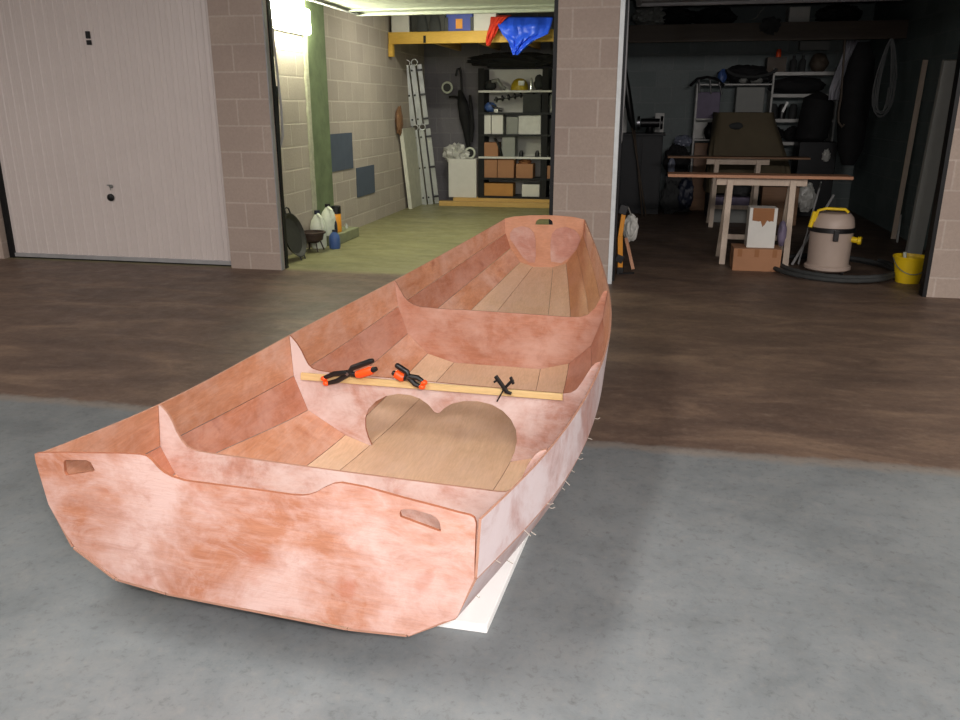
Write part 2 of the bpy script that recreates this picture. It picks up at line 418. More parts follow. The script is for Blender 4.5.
# small black clamp
A = PB(500, 398.5, tb-.012); Bq = PB(511, 378, tb-.012)
o = thing('small_clamp', A, 'small all-black clamp on the batten near its right end', 'clamp')
def P_(x, y, d=0): return PB(x, y, tb-.012-d)
m = MB(); m.bar(P_(495.5,376), P_(507,392), .016, .014, BV); link('body', m, [M['blk']], o, bevel=.002)
m = MB(); m.bar(P_(503,390), P_(513,379.5), .012, .012, BV); m.bar(P_(510.5,377), P_(513.5,384), .014, .010, BV); link('trigger', m, [M['blk']], o, bevel=.002)
m = MB(); m.bar(P_(505,391.5), P_(511.5,393.5), .015, .010, BV); link('jaw', m, [M['blk']], o, bevel=.002)
m = MB(); m.bar(P_(494,382), P_(499.5,379), .014, .008, BV); link('jaw', m, [M['blk']], o, bevel=.002)
m = MB(); m.bar(P_(504,389), P_(497,401.5), .006, .006, BV); link('bar', m, [M['blk']], o)
# --- board under the boat
M['white_foam'] = simple('white painted board', (250,250,248), .55, var=.03, scale=6)
m = MB()
a1 = PZ(487, 633.5, 0); a2 = PZ(522, 545, .028); a2.z = 0
dv = (a2-a1).normalized(); L = 1.5; wv = Vector((-dv.y, dv.x, 0)); 
w_ = PZ(436, 626.5, 0)-a1; wv = w_.normalized(); WW = .36
p = [a1, a1+dv*L, a1+dv*L+wv*WW, a1+wv*WW]
m.hexa(p+[q+Vector((0,0,.028)) for q in p])
tag(link('white_board', m, [M['white_foam']], origin=a1, bevel=.002), 'thick bright white board lying on the floor under the right side of the boat', 'board')
# ------------------------------------------------------------------ the place
FY = 6.95
XL0, XL1, XC0, XC1, XR0 = -3.84, -3.334, -.80, -.312, 2.225
LX, RX, BY = -3.60, 2.92, 13.1
PARTX0, PARTX1 = -.62, -.46
OH = 2.44; CZ = 2.95
M['blk_out'] = blocks('concrete blocks facade', (186,170,158), (174,157,147), (198,184,174), 'X')
M['blk_side'] = blocks('concrete blocks side wall', (190,180,168), (174,164,154), (206,198,186), 'Y')
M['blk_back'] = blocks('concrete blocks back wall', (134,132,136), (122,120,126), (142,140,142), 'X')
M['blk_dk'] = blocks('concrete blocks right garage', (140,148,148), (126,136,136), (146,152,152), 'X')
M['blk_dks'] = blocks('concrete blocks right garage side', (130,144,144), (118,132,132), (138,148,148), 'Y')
def floor_mat():
    t = NT('concrete floor'); geo = t.node('ShaderNodeNewGeometry'); pos = geo.outputs['Position']
    sep = t.node('ShaderNodeSeparateXYZ'); t.l(pos, sep.inputs[0])
    n1 = t.noise(pos, 1.1, 7, .65, .5); n2 = t.noise(pos, 7, 6, .65, .3); n3 = t.noise(pos, 60, 3, .6)
    near = t.ramp(n1, [(.3, lin((102,107,109))), (.7, lin((128,133,135)))])
    near = t.mix(t.ramp(n2, [(.45, G(0)), (.8, G(.35))]), near, lin((140,138,134)))
    near = t.mix(t.ramp(n2, [(.25, G(.3)), (.45, G(0))]), near, lin((86,86,84)))
    # stretched tyre and sweep streaks on the older slab
    mp = t.node('ShaderNodeMapping'); mp.inputs['Scale'].default_value = (.75, 1.9, 1); t.l(pos, mp.inputs['Vector'])
    s1 = t.noise(mp.outputs[0], 1.7, 8, .7, .6); s2 = t.noise(mp.outputs[0], 9, 5, .7, .4)
    far = t.ramp(s1, [(.28, lin((78,64,57))), (.5, lin((102,84,73))), (.72, lin((134,112,94)))])
    far = t.mix(t.ramp(s2, [(.55, G(0)), (.8, G(.4))]), far, lin((150,130,112)))
    # warmer rust tone to the left half
    # joint between the slabs
    ed = t.node('ShaderNodeMath', operation='MULTIPLY_ADD'); t.l(n2, ed.inputs[0]); ed.inputs[1].default_value = .12; t.l(sep.outputs['Y'], ed.inputs[2])
    st = t.ramp(ed.outputs[0], [(0, G(0)), (1, G(1))])
    r = t.node('ShaderNodeMapRange'); r.inputs['From Min'].default_value = 3.47; r.inputs['From Max'].default_value = 3.52; t.l(ed.outputs[0], r.inputs['Value'])
    c = t.mix(r.outputs[0], near, far)
    # left lane older slab blends gradually into grey
    j = t.node('ShaderNodeMath', operation='SUBTRACT'); t.l(ed.outputs[0], j.inputs[0]); j.inputs[1].default_value = 3.47
    ja = t.node('ShaderNodeMath', operation='ABSOLUTE'); t.l(j.outputs[0], ja.inputs[0])
    jr = t.ramp(ja.outputs[0], [(0, G(.75)), (.012, G(.6)), (.06, G(0))])
    c = t.mix(jr, c, lin((134,124,114)))
    n4 = t.noise(pos, 32, 6, .75, .3)
    c = t.mix(t.ramp(n4, [(.52, G(0)), (.75, G(.4))]), c, t.mix(.5, c, lin((158,148,136))))
    c = t.mix(t.ramp(n4, [(.28, G(.45)), (.46, G(0))]), c, lin((62,56,52)))
    # left garage slab: greenish-yellow lamp glow painted into the concrete colour
    g = t.node('ShaderNodeMapRange'); g.inputs['From Min'].default_value = 6.98; g.inputs['From Max'].default_value = 7.12; t.l(ed.outputs[0], g.inputs['Value'])
    gx = t.node('ShaderNodeMapRange'); gx.inputs['From Min'].default_value = -.5; gx.inputs['From Max'].default_value = -.7; t.l(sep.outputs['X'], gx.inputs['Value'])
    gm = t.node('ShaderNodeMath', operation='MULTIPLY'); t.l(g.outputs[0], gm.inputs[0]); t.l(gx.outputs[0], gm.inputs[1])
    gar = t.ramp(s1, [(.3, lin((108,106,74))), (.7, lin((146,142,104)))])
    c = t.mix(gm.outputs[0], c, gar)
    t.l(c, t.b.inputs['Base Color'])
    t.l(t.ramp(n2, [(.3, G(.42)), (.7, G(.62))]), t.b.inputs['Roughness']); t.b.inputs['Specular IOR Level'].default_value = .35
    t.bump(t.mix(.4, n2, n3), .003, .6)
    return t.m
struct('floor', MB().box(-9, 6, -5, 14, -.1, 0), [floor_mat()])
M['ceil'] = simple('dull concrete ceiling', (128,126,120), .9)
M['ceil_dk'] = simple('dark concrete ceiling', (70,68,66), .9)
struct('ceiling', MB().box(-9, 6, -5, 14, CZ, CZ+.1), [M['ceil']])
struct('wall_front_left', MB().box(XL0, XL1, FY, FY+.085, 0, OH), [M['blk_out']])
struct('wall_front_center', MB().box(XC0, XC1, FY, FY+.13, 0, OH), [M['blk_out']])
struct('wall_front_right', MB().box(XR0, 6, FY, FY+.13, 0, OH), [M['blk_out']])
struct('wall_front_end', MB().box(-9, -6.33, FY, FY+.22, 0, OH), [M['blk_out']])
struct('wall_front_top', MB().box(-9, 6, FY, FY+.22, OH, CZ), [M['blk_out']])
struct('wall_garage_left', MB().box(LX-.15, LX, FY+.1, BY+.15, 0, CZ), [M['blk_side']])
struct('wall_garage_middle', MB().box(PARTX0, PARTX1, FY+.13, BY, 0, CZ), [M['blk_dks']])
struct('wall_garage_right', MB().box(RX, RX+.15, FY+.13, BY+.15, 0, CZ), [M['blk_dks']])
struct('wall_back_left', MB().box(LX, PARTX0, BY, BY+.15, 0, CZ), [M['blk_back']])
struct('wall_back_right', MB().box(PARTX0, RX, BY, BY+.15, 0, CZ), [M['blk_dk']])
M['paint_out'] = simple('plain corridor wall', (130,122,114), .9)
struct('wall_corridor_left', MB().box(-9.1, -9, -5, FY+.3, 0, CZ), [M['paint_out']])
struct('wall_corridor_right', MB().box(6, 6.1, -5, FY+.3, 0, CZ), [M['paint_out']])
struct('wall_corridor_rear', MB().box(-9, 6, -5.1, -5, 0, CZ), [M['paint_out']])
# green painted concrete column on the left garage wall
M['green'] = simple('green painted concrete', (104,118,86), .8, var=.2, scale=6, bump=.002)
M['mortar'] = simple('rough mortar', (160,160,140), .95, var=.12, scale=25, bump=.004)
c0 = PX(303, 150, LX).y; c1 = PX(329, 150, LX).y
struct('trim_1', MB().box(LX, LX+.03, 8.42, 8.93, 0, CZ-.02), [M['green']])
def ragged(y0, y1, z0, z1):
    m = MB(); n = 60; vs = []
    for i in range(n+1):
        z = z0+(z1-z0)*i/n; a = .014*noise.noise(Vector((3, 1, z*9))); b = .012*noise.noise(Vector((8, 2, z*7)))
        for (y, x) in ((y0+a, LX), (y0+a+.006, LX+.022), (y1+b-.004, LX+.036), (y1+b, LX)): vs.append((x, y, z))
    f = []
    for i in range(n):
        for k in range(4): l = (k+1) % 4; f.append((i*4+k, i*4+l, i*4+4+l, i*4+4+k))
    f += [(0,1,2,3), tuple(4*n+k for k in (3,2,1,0))]
    return m.add(vs, f)
struct('trim_2', ragged(8.375, 8.425, 0, CZ-.02), [M['mortar']])
# low kerb at the foot of the left wall
M['kerb'] = simple('worn concrete kerb', (130,134,104), .9, var=.15, scale=8, bump=.003)
k0 = PZ(328, 249.5); k1 = PZ(356.5, 237.5)
struct('trim_3', MB().box(LX, LX+.26, 8.36, 9.1, 0, .11), [M['kerb']], bevel=.006)
# ------------------------------------------------------------------ closed white garage door
M['white_door'] = simple('white painted steel', (206,196,192), .45, var=.03, scale=2)
M['galv'] = simple('galvanised steel', (150,152,150), .4, .7, var=.1)
M['dark_steel'] = simple('dark steel', (30,31,33), .5, .5)
M['grey_steel'] = simple('grey painted steel', (156,156,158), .5, .1)
M['white_steel'] = simple('white steel rail', (214,220,222), .4)
DY = 7.05; dx0, dx1 = -6.27, -3.885
d = tag(bpy.data.objects.new('door_1', None), kind='structure'); COL.objects.link(d); d.location = (dx0, DY, 0); WORLD['door_1'] = Vector((dx0, DY, 0))
m = MB(); P = []; pitch = .1135; x = dx0+.02
P.append((dx0, 0))
while x < dx1-.07:
    P += [(x, 0), (x+.008, -.008), (x+.020, -.008), (x+.028, 0), (x+.062, 0), (x+.066, .006), (x+.074, .006), (x+.078, 0)]; x += pitch
P.append((dx1, 0))
vs = [(a, DY+b, z) for z in (.05, OH+.0) for a, b in P]; n = len(P)
m.add(vs, [(i, i+1, n+i+1, n+i) for i in range(n-1)])
m.box(dx0, dx1, DY+.008, DY+.03, .05, OH)
link('door_panel', m, [M['white_door']], d)
link('bottom_rail', MB().box(dx0, dx1, DY-.022, DY+.03, .012, .05), [M['grey_steel']], d, bevel=.003)
link('threshold_seal', MB().box(dx0, dx1, DY-.012, DY+.03, .0, .014), [M['dark_steel']], d)
link('frame_post', MB().box(dx0-.055, dx0, DY-.03, DY+.05, 0, OH), [M['dark_steel']], d)
link('frame_post', MB().box(dx1, dx1+.045, DY-.02, DY+.05, 0, OH), [M['grey_steel']], d)
hy = DY-.016
q = PY(87.7, 35, hy); 
h1 = link('upper_latch', MB().box(q.x-.017, q.x+.017, hy-.012, DY, q.z-.03, q.z+.032), [M['dark_steel']], d, bevel=.004)
q = PY(88.8, 42.5, hy); link('latch_plate', MB().box(q.x-.019, q.x+.019, hy-.01, DY, q.z-.02, q.z+.02), [M['dark_steel']], d, bevel=.003)
q = PY(110.5, 197.5, hy); m = MB(); m.lathe([(0,0),(.03,0),(.036,.008),(.034,.02),(.022,.028),(0,.03)], (q.x, hy+.014, q.z), 20, 0, Matrix.Rotation(PI/2, 3, 'X'))
hd = link('handle', m, [M['dark_steel']], d)
q = PY(110.5, 186.5, hy); m = MB(); m.lathe([(0,0),(.017,0),(.017,.014),(.008,.018),(0,.018)], (q.x, hy+.014, q.z), 16, 0, Matrix.Rotation(PI/2, 3, 'X')); m.box(q.x-.03, q.x+.022, hy-.012, hy-.004, q.z+.008, q.z+.018); m.bar((q.x, hy-.008, q.z), (q.x+.004, hy-.01, q.z-.035), .008, .004)
link('door_lock', m, [M['galv']], d)
# ------------------------------------------------------------------ raised doors
M['panel_under'] = simple('white ribbed underside', (205,210,196), .5)
M['panel_dark'] = simple('grey ribbed underside', (120,120,118), .6)  # darker grey than the underside of the other raised door
def raised(name, x0, x1, y0, y1, z, mt, bm_):
    d = tag(bpy.data.objects.new(name, None), kind='structure'); COL.objects.link(d); d.location = (x0, y0, z); WORLD[name] = Vector((x0, y0, z))
    m = MB(); P = []; y = y0
    n_ = int((y1-y0)/.11)
    for i in range(n_):
        P += [(y, 0), (y+.05, 0), (y+.056, .012), (y+.075, .012), (y+.081, 0)]; y += .11
    P.append((y1, 0)); n = len(P)
    m.add([(xx, a, z+b) for xx in (x0, x1) for a, b in P], [(i, i+1, n+i+1, n+i) for i in range(n-1)])
    m.box(x0, x1, y0, y1, z+.02, z+.04)
    link('door_panel', m, [mt], d)
    link('edge_rail', MB().box(x0, x1, y1-.05, y1, z-.028, z+.02), [bm_], d, bevel=.004)
    link('edge_rail', MB().box(x0, x1, y1-.42, y1-.37, z-.02, z), [bm_], d, bevel=.004)
    for xx in (x0, x1-.05): link('side_rail', MB().box(xx, xx+.05, y0, y1, z-.022, z+.0), [M['grey_steel']], d)
raised('door_2', -3.18, -.86, 7.25, 8.92, 2.415, M['panel_under'], M['panel_under'])
raised('door_3', -.235, 2.16, 7.25, 8.66, 2.415, M['panel_dark'], M['grey_steel'])
# steel posts, spring arms
def tg(name, m, mats, label, cat, origin, **k):
    return tag(link(name, m, mats, origin=origin, **k), label, cat)
struct('trim_4', MB().box(XL1, XL1+.01, FY-.004, FY+.05, 0, OH), [M['grey_steel']])
struct('trim_5', MB().box(XL1-.04, XL1+.012, FY+.086, FY+.14, 0, OH), [M['dark_steel']])
struct('trim_6', MB().box(XC0-.035, XC0, FY+.02, FY+.12, 0, OH), [M['dark_steel']])
struct('trim_7', MB().box(XC1, XC1+.036, FY-.008, FY+.05, 0, OH), [M['white_steel']])
struct('trim_8', MB().box(XC1-.01, XC1+.052, FY+.131, FY+.2, 0, OH), [M['dark_steel']])
struct('trim_9', MB().box(XR0-.03, XR0, FY+.0, FY+.1, 0, OH), [M['dark_steel']])
def arm(pts, r, dr, name='lift_arm', mat='dark_steel'):
    m = MB(); m.tube(pts, r, 10); return link(name, m, [M[mat]], bpy.data.objects[dr])
AY = FY+.2
def py(l, Y): return [PY(a, b, Y) for a, b in l]
arm(py([(275.5,86),(276.5,110),(278,140),(281,190)], AY+.05), .022, 'door_2', 'spring_cylinder')
arm(py([(269,0),(272,25),(277,70),(281,105),(282.8,135),(281.5,142),(279,150)], AY+.06), .012, 'door_2', mat='grey_steel')
arm(py([(556.2,0),(555.6,30),(555,70),(553.8,110),(553.4,136),(555,143),(557.6,147)], AY+.04), .013, 'door_2', mat='grey_steel')
arm(py([(628,0),(626.5,40),(624,90),(621.5,125),(620.8,140),(618.5,148)], AY+.04), .013, 'door_3', mat='grey_steel')
# lamp
M['lamp'] = simple('lamp diffuser', (255,255,222), .4, var=0, emit=1)
M['lamp'].node_tree.nodes['Principled BSDF'].inputs['Emission Strength'].default_value = 95
lp = thing('wall_lamp', (LX, 8.1, 2.28), 'glowing rectangular fluorescent wall lamp high on the left wall of the open garage', 'lamp')
link('lamp_base', MB().box(LX, LX+.04, 7.52, 8.38, 2.16, 2.41), [M['grey_steel']], lp, bevel=.005)
link('lamp_diffuser', MB().box(LX+.04, LX+.11, 7.53, 8.37, 2.165, 2.405), [M['lamp']], lp, bevel=.02, seg=3)
# ------------------------------------------------------------------ things in the left garage
M['iron'] = simple('rusty cast iron', (62,48,42), .7, .3, var=.25, scale=20)
M['iron_dk'] = simple('dark iron', (52,52,48), .6, .2, var=.2, scale=20)
M['jug'] = simple('white plastic', (214,220,204), .4)
M['blueblk'] = simple('dark blue plastic', (30,36,54), .5)
M['blue_pl'] = simple('blue plastic', (64,92,150), .45)
M['orange_can'] = simple('orange label', (236,156,40), .45)
M['card'] = simple('cardboard', (166,120,88), .85, var=.08, scale=5)
M['card2'] = simple('brown cardboard', (150,102,66), .85, var=.1, scale=5)
M['card3'] = simple('ochre carton', (184,132,72), .8, var=.1, scale=5)
M['white_box'] = simple('white box board', (214,212,206), .6, var=.04)
M['grey_box'] = simple('grey plastic', (136,138,134), .55, var=.05)
M['dgrey'] = simple('dark grey fabric', (52,54,54), .8, var=.2)
M['blackf'] = simple('black fabric', (24,24,26), .85, var=.3, scale=6)
M['alu'] = simple('aluminium', (196,200,198), .35, .55, var=.06)
M['board_face'] = simple('grey-white board', (190,190,174), .6)
M['board_edge'] = simple('white board edge', (228,228,214), .5)
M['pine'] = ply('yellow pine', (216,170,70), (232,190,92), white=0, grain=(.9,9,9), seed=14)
M['pine_pale'] = ply('pale pine', (204,184,164), (220,202,184), white=0, grain=(9,9,.9), seed=15)
M['pine_low'] = ply('pallet pine', (196,158,92), (216,180,114), white=0, grain=(.9,9,9), seed=16)
M['tarp_blue'] = simple('blue tarpaulin', (40,84,214), .4, var=.15, scale=5)
M['red_cloth'] = simple('red cloth', (206,58,34), .8, var=.2)
M['blue_box'] = simple('blue crate', (52,74,170), .45)
M['poly'] = simple('crumpled plastic film', (196,196,190), .35, var=.08, scale=7)
M['yellow'] = simple('yellow plastic', (232,196,26), .45, var=.06)
M['helmet'] = simple('yellow helmet', (190,164,40), .4)
M['refl'] = simple('bright metal foil', (240,244,240), .15, .6)
M['vac'] = simple('grey-beige vacuum plastic', (176,158,146), .45, var=.04)
M['tarp'] = simple('olive brown tarpaulin', (92,82,62), .8, var=.14, scale=3, bump=.004)
M['patch'] = simple('blue-grey painted panel', (74,84,100), .8, var=.06)
M['steelbar'] = simple('bright steel', (186,186,186), .3, .2)
M['dgrey_rope'] = simple('dim rope', (96,98,98), .8)
M['rope'] = simple('grey rope', (120,122,120), .8)
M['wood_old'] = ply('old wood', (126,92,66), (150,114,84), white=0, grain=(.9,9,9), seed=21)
M['wood_red'] = ply('reddish board', (190,136,104), (208,156,122), white=0, grain=(.9,9,9), seed=22)
M['pink'] = simple('faded purple plastic', (116,106,130), .6)
M['sheetf'] = simple('pale sheet', (168,168,176), .6, var=.1)
M['shelf_w'] = simple('white laminate', (206,206,202), .6)
M['bluefilm'] = simple('blue-grey plastic', (128,134,152), .35)

def tbox(name, label, cat, px, Y, dep, mat, group=None, bevel=.004, zfix=None, parent=None):
    """box whose front face covers the pixel rectangle px=(x0,y0,x1,y1) at depth Y"""
    x0, y0, x1, y1 = px; xm, ym = (x0+x1)/2, (y0+y1)/2
    a = PY(x0, ym, Y).x; b = PY(x1, ym, Y).x; z0 = PY(xm, y1, Y).z; z1 = PY(xm, y0, Y).z
    if zfix is not None: z0 = zfix
    m = MB().box(a, b, Y, Y+dep, z0, z1)
    if parent is not None: return link(name, m, [M[mat]], parent, bevel=bevel)
    o = link(name, m, [M[mat]], origin=((a+b)/2, Y+dep/2, z0), bevel=bevel)
    return tag(o, label, cat, group)
def one(name, m, mat, label, cat, origin, group=None, **k):
    return tag(link(name, m, [M[x] for x in (mat if isinstance(mat, (list, tuple)) else [mat])], origin=origin, **k), label, cat, group)

# paella pan / lid leaning on the wall
c = Vector((-3.46, 7.52, .235)); 
pan = thing('round_pan', (c.x, c.y, 0), 'large round dark iron pan leaning on the wall behind the left doorway post', 'pan')
R_ = Matrix.Rotation(math.radians(74), 3, 'Y') @ Matrix.Rotation(0, 3, 'X')
m = MB(); m.lathe([(0,0),(.18,0),(.215,.03),(.225,.03),(.188,-.008),(0,-.008)], c, 40, 0, R_); link('pan_body', m, [M['iron_dk']], pan)
for sg in (-1, 1):
    e = c+R_ @ Vector((sg*.215, 0, .03)); u = R_ @ Vector((sg*1, 0, 0)); v = R_ @ Vector((0, 1, 0))
    m = MB(); m.tube([e+v*.05, e+v*.045+u*.05, e+u*.065, e-v*.045+u*.05, e-v*.05], .008, 8); link('pan_handle', m, [M['iron_dk']], pan)
# brazier on legs
c = PZ(313.5, 251, 0)
br = thing('brazier', c, 'rusty round iron brazier bowl on thin legs in front of the white jug', 'brazier')
m = MB(); m.lathe([(0,.09),(.06,.092),(.105,.12),(.12,.185),(.14,.19),(.14,.205),(.12,.207),(.108,.17),(.07,.12),(0,.115)], c, 36); link('bowl', m, [M['iron']], br)
m = MB(); m.lathe([(0,.18),(.06,.182),(.11,.18),(.0,.176)], c, 28); link('ash', m, [M['iron']], br)
for k in range(4):
    a = PI/4+k*PI/2; m = MB(); m.tube([c+Vector((.08*math.cos(a), .08*math.sin(a), .11)), c+Vector((.12*math.cos(a), .12*math.sin(a), 0.006))], .007, 8); link('leg', m, [M['iron']], br)
# jugs and bottles on the kerb
kz = .11
def bottle(name, loc, r, h, mat, capmat, label, handle=False, squash=1.):
    o = thing(name, loc, label, 'bottle'); c = Vector(loc)
    S = Matrix.Diagonal((squash, 1, 1))
    m = MB(); m.lathe([(0,0),(r*.9,0),(r,.02*h/.3),(r,h*.55),(r*.85,h*.72),(r*.35,h*.88),(r*.3,h*.93),(0,h*.93)], c, 24, 0, S); link('bottle_body', m, [M[mat]], o)
    m = MB(); m.lathe([(0,h*.9),(r*.36,h*.9),(r*.36,h),(0,h)], c, 18); link('cap', m, [M[capmat]], o)
    if handle:
        m = MB(); m.tube([c+Vector((r*.2,-r*.3,h*.9)), c+Vector((r*.9,-r*.9,h*.82)), c+Vector((r*1.05,-r*1.0,h*.55))], .018, 8); link('handle', m, [M[mat]], o)
    return o
bottle('plastic_jug', (-3.49, 8.24, 0), .085, .40, 'jug', 'blueblk', 'big white plastic jug standing behind the brazier', True)
bottle('plastic_jug', (-3.44, 8.42, kz), .08, .34, 'jug', 'blk', 'smaller white plastic jug with a black cap against the green column', True)
bottle('spray_bottle', (-3.385, 8.43, kz), .04, .2, 'blueblk', 'blueblk', 'dark navy bottle in front of the white jugs')
bottle('blue_container', (-3.30, 8.22, 0), .06, .2, 'blue_pl', 'blueblk', 'small blue container right of the brazier')
o = thing('spray_can', (-3.45, 8.68, kz), 'orange spray can with a wide black cap on the kerb', 'can'); c = Vector((-3.45, 8.68, kz))
m = MB(); m.lathe([(0,0),(.052,0),(.055,.01),(.055,.2),(.045,.215),(0,.215)], c, 24); link('can_body', m, [M['orange_can']], o)
m = MB(); m.lathe([(0,.205),(.056,.205),(.056,.285),(.05,.29),(0,.29)], c, 24); link('cap', m, [M['blk']], o)
c = Vector((-3.44, 8.96, kz)); m = MB(); m.lathe([(0,0),(.018,0),(.02,.03),(.012,.05),(0,.055)], c, 14); one('glass_vial', m, 'refl', 'tiny shiny vial standing alone at the far end of the kerb', 'vial', c)
# painted squares on the wall
one('wall_panel', MB().box(LX, LX+.012, 8.9, 9.68, .745, 1.165), 'patch', 'upper blue-grey square on the left garage wall beside the green column', 'panel', (LX, 8.9, .745))
one('wall_panel', MB().box(LX, LX+.012, 9.79, 10.46, .375, .735), 'patch', 'lower blue-grey square on the left garage wall farther in', 'panel', (LX, 9.79, .375))
# white board leaning
b0 = PZ(410.5, 208.7); b0 = Vector((b0.x, b0.y, 0))
t0 = PX(400.8, 128.6, LX+.055)
up = t0-b0; dd = Vector((0, .62, 0)); th = Vector((.055, 0, 0)); 
p = [b0-th/2, b0+th/2, b0+th/2+dd, b0-th/2+dd]
m = MB().hexa([q for q in p]+[q+up for q in p])
bd_ = MB().hexa([q-Vector((0,.004,0)) for q in (b0-th/2, b0+th/2, b0+th/2+Vector((0,.0035,0)), b0-th/2+Vector((0,.0035,0)))]+[q-Vector((0,.004,0))+up for q in (b0-th/2, b0+th/2, b0+th/2+Vector((0,.0035,0)), b0-th/2+Vector((0,.0035,0)))])
o = one('leaning_board', m, ['board_face'], 'tall off-white board leaning on the left wall in front of the ladder', 'board', b0, bevel=.003)
WORLD[o.name] = b0.copy(); link('edge_strip', bd_, [M['board_edge']], o)
# orange net bag
c = PX(399, 112, LX+.05); m = MB(); m.blob(c-Vector((0,0,.12)), (.045,.09,.2), .25, 3, 3, 3, fold=.4); one('orange_net', m, 'wood_old', 'faded orange bundle hanging behind the top of the leaning board', 'bundle', c)
# folding ladder
la = PX(411.5, 62, LX+.07); lb = PZ(429.5, 204.5, 0); lb.z = 0
ld = thing('folding_ladder', lb, 'silver folding ladder with dark holes standing against the left wall', 'ladder')
dr = (la-lb); LL = dr.length; dr.normalize(); sd = Vector((1, .25, 0)).normalized(); sd = (sd-dr*sd.dot(dr)).normalized(); nn = dr.cross(sd)
def section(u0, u1, xo, tag_):
    for i, off in enumerate((-.092, -.006, .082)):
        m = MB(); a = lb+dr*(u0*LL)+sd*(off+xo)+Vector((0, .05*i, 0)); b = lb+dr*(u1*LL)+sd*(off+xo)+Vector((0, .05*i, 0))
        m.bar(a, b, .08 if i < 2 else .07, .025, sd); link('rail', m, [M['alu']], ld, bevel=.003)
    for k in range(3):
        u = u0+(u1-u0)*(.1+.4*k); q = lb+dr*(u*LL)+sd*xo
        for off in (-.092, -.006):
            m = MB(); a = q+sd*off-Vector((0, .018, 0)); m.tube([a, a-Vector((0, .006, 0))], .014, 14); link('rung_end', m, [M['blk']], ld)
        m = MB(); a = q+sd*.05+Vector((0,.03,0)); m.bar(a, a+sd*.09, .02, .03); link('rung', m, [M['blk']], ld)
section(.0, .545, .012, 0); section(.575, .985, -.0, 1)
for u in (.56, .995):
    for off in (-.07, .04):
        a = lb+dr*(u*LL)+sd*off; m = MB()
        m.tube([a+(sd*math.cos(t)+dr*math.sin(t))*.045 for t in [2*PI*i/14 for i in range(14)]], .009, 8, closed=True); link('hinge', m, [M['alu']], ld)
# pallet of timber along the back
pz = PZ(500, 208.5)
one('timber_beam', MB().box(-3.2, PARTX0-.02, 12.33, 12.44, 0, .07), 'pine_low', 'front pale timber beam lying on the floor before the shelf rack', 'beam', (-3, 12.33, 0), bevel=.004)
one('timber_platform', MB().box(-3.0, PARTX0-.02, 12.45, 13.08, 0, .115), 'pine_low', 'low timber platform under the shelf rack and white box', 'platform', (-3, 12.45, 0), bevel=.004)
pzt = .115
tbox('white_carton', 'large white box standing left of the black shelf rack', 'box', (448.5,159,476.3,194), 12.52, .42, 'white_box', zfix=pzt)
q = PY(456, 152, 12.7); m = MB(); m.blob(q+Vector((0,0,-.03)), (.19,.15,.15), .35, 2.6, 5, 4, fold=.5); one('plastic_bag', m, 'poly', 'crumpled clear plastic bag heaped on the large white box', 'bag', q)
# folded stroller hung on the back wall
st = thing('folded_stroller', PY(462, 110, 12.95), 'folded black stroller with white-rimmed wheels hanging on the back wall', 'stroller')
def s_(x, y, Y=12.95): return PY(x, y, Y)
for (x, y) in ((447.2, 87.5), (470, 153)):
    c = s_(x, y, 12.86 if x < 450 else 12.72); m = MB(); m.tube([c+Vector((math.cos(t)*.075, 0, math.sin(t)*.075)) for t in [2*PI*i/22 for i in range(22)]], .017, 10, closed=True); w_ = link('wheel', m, [M['jug']], st)
    m = MB(); m.tube([c+Vector((0,-.01,0)), c+Vector((0,.02,0))], .062, 24); link('hub', m, [M['blk']], w_)
m = MB(); m.tube([s_(456,76),s_(457.5,69),s_(460,67.5),s_(461.3,74),s_(462,96)], .018, 8); m.tube([s_(449,97),s_(455,96.5),s_(461,99)], .018, 8); link('frame_tube', m, [M['blk']], st)
m = MB(); m.tube([s_(460,90),s_(462.5,103),s_(465,118),s_(467,132),s_(468.5,148)], [.03,.085,.09,.06,.03], 12); link('fabric', m, [M['blackf']], st)
m = MB(); m.tube([s_(470,95),s_(471.5,110),s_(472,128),s_(471,142)], [.02,.03,.04,.03], 8); link('strap', m, [M['blackf']], st)
# shelf rack
RY = 12.52; RD = .42
rk = thing('shelf_rack', (PY(510,195,RY).x, RY, pzt), 'tall black metal shelf rack against the back wall of the open garage', 'shelf')
def rxz(x, y, Y=RY): return PY(x, y, Y)
ux = [PY(481, 130, RY).x, PY(544.5, 130, RY).x, PY(575, 130, RY).x]
zt = PY(510, 68, RY).z
for i, ux_ in enumerate(ux[:2]):
    for yy in (RY, RY+RD-.03):
        link('upright', MB().box(ux_-.045 if i == 0 else ux_-.05, ux_+.045, yy, yy+.03, pzt, zt), [M['blackf']], rk, bevel=.002)
sy = [90.3, 112.5, 134.3, 156.8, 178.2, 195.6]; szs = []
for k, y in enumerate(sy):
    z = PY(510, y, RY).z if k < 5 else pzt+.03
    szs.append(z)
    mt = ('shelf_w' if k in (0, 3) else 'dark_steel')
    link('shelf_board', MB().box(ux[0]-.04, PARTX0-.03, RY-.005, RY+RD, z-.03, z), [M[mt]], rk, bevel=.002)
link('back_panel', MB().box(ux[0], PARTX0-.03, RY+RD-.012, RY+RD, pzt, zt), [M['white_box']], rk)
def onshelf(name, label, cat, x0, y0, x1, k, mat, dep=.26, off=.03, group=None):
    a = PY(x0, y0, RY+off).x; b = PY(x1, y0, RY+off).x; z1 = PY((x0+x1)/2, y0, RY+off).z
    return one(name, MB().box(a, b, RY+off, RY+off+dep, szs[k], z1), mat, label, cat, ((a+b)/2, RY+off, szs[k]), group, bevel=.005)
onshelf('storage_box', 'left of the two white boxes on the third rack shelf', 'box', 479.5, 114.5, 490.8, 2, 'white_box')
onshelf('storage_box', 'white box right beside another on the third rack shelf', 'box', 491.6, 114.5, 503, 2, 'white_box')
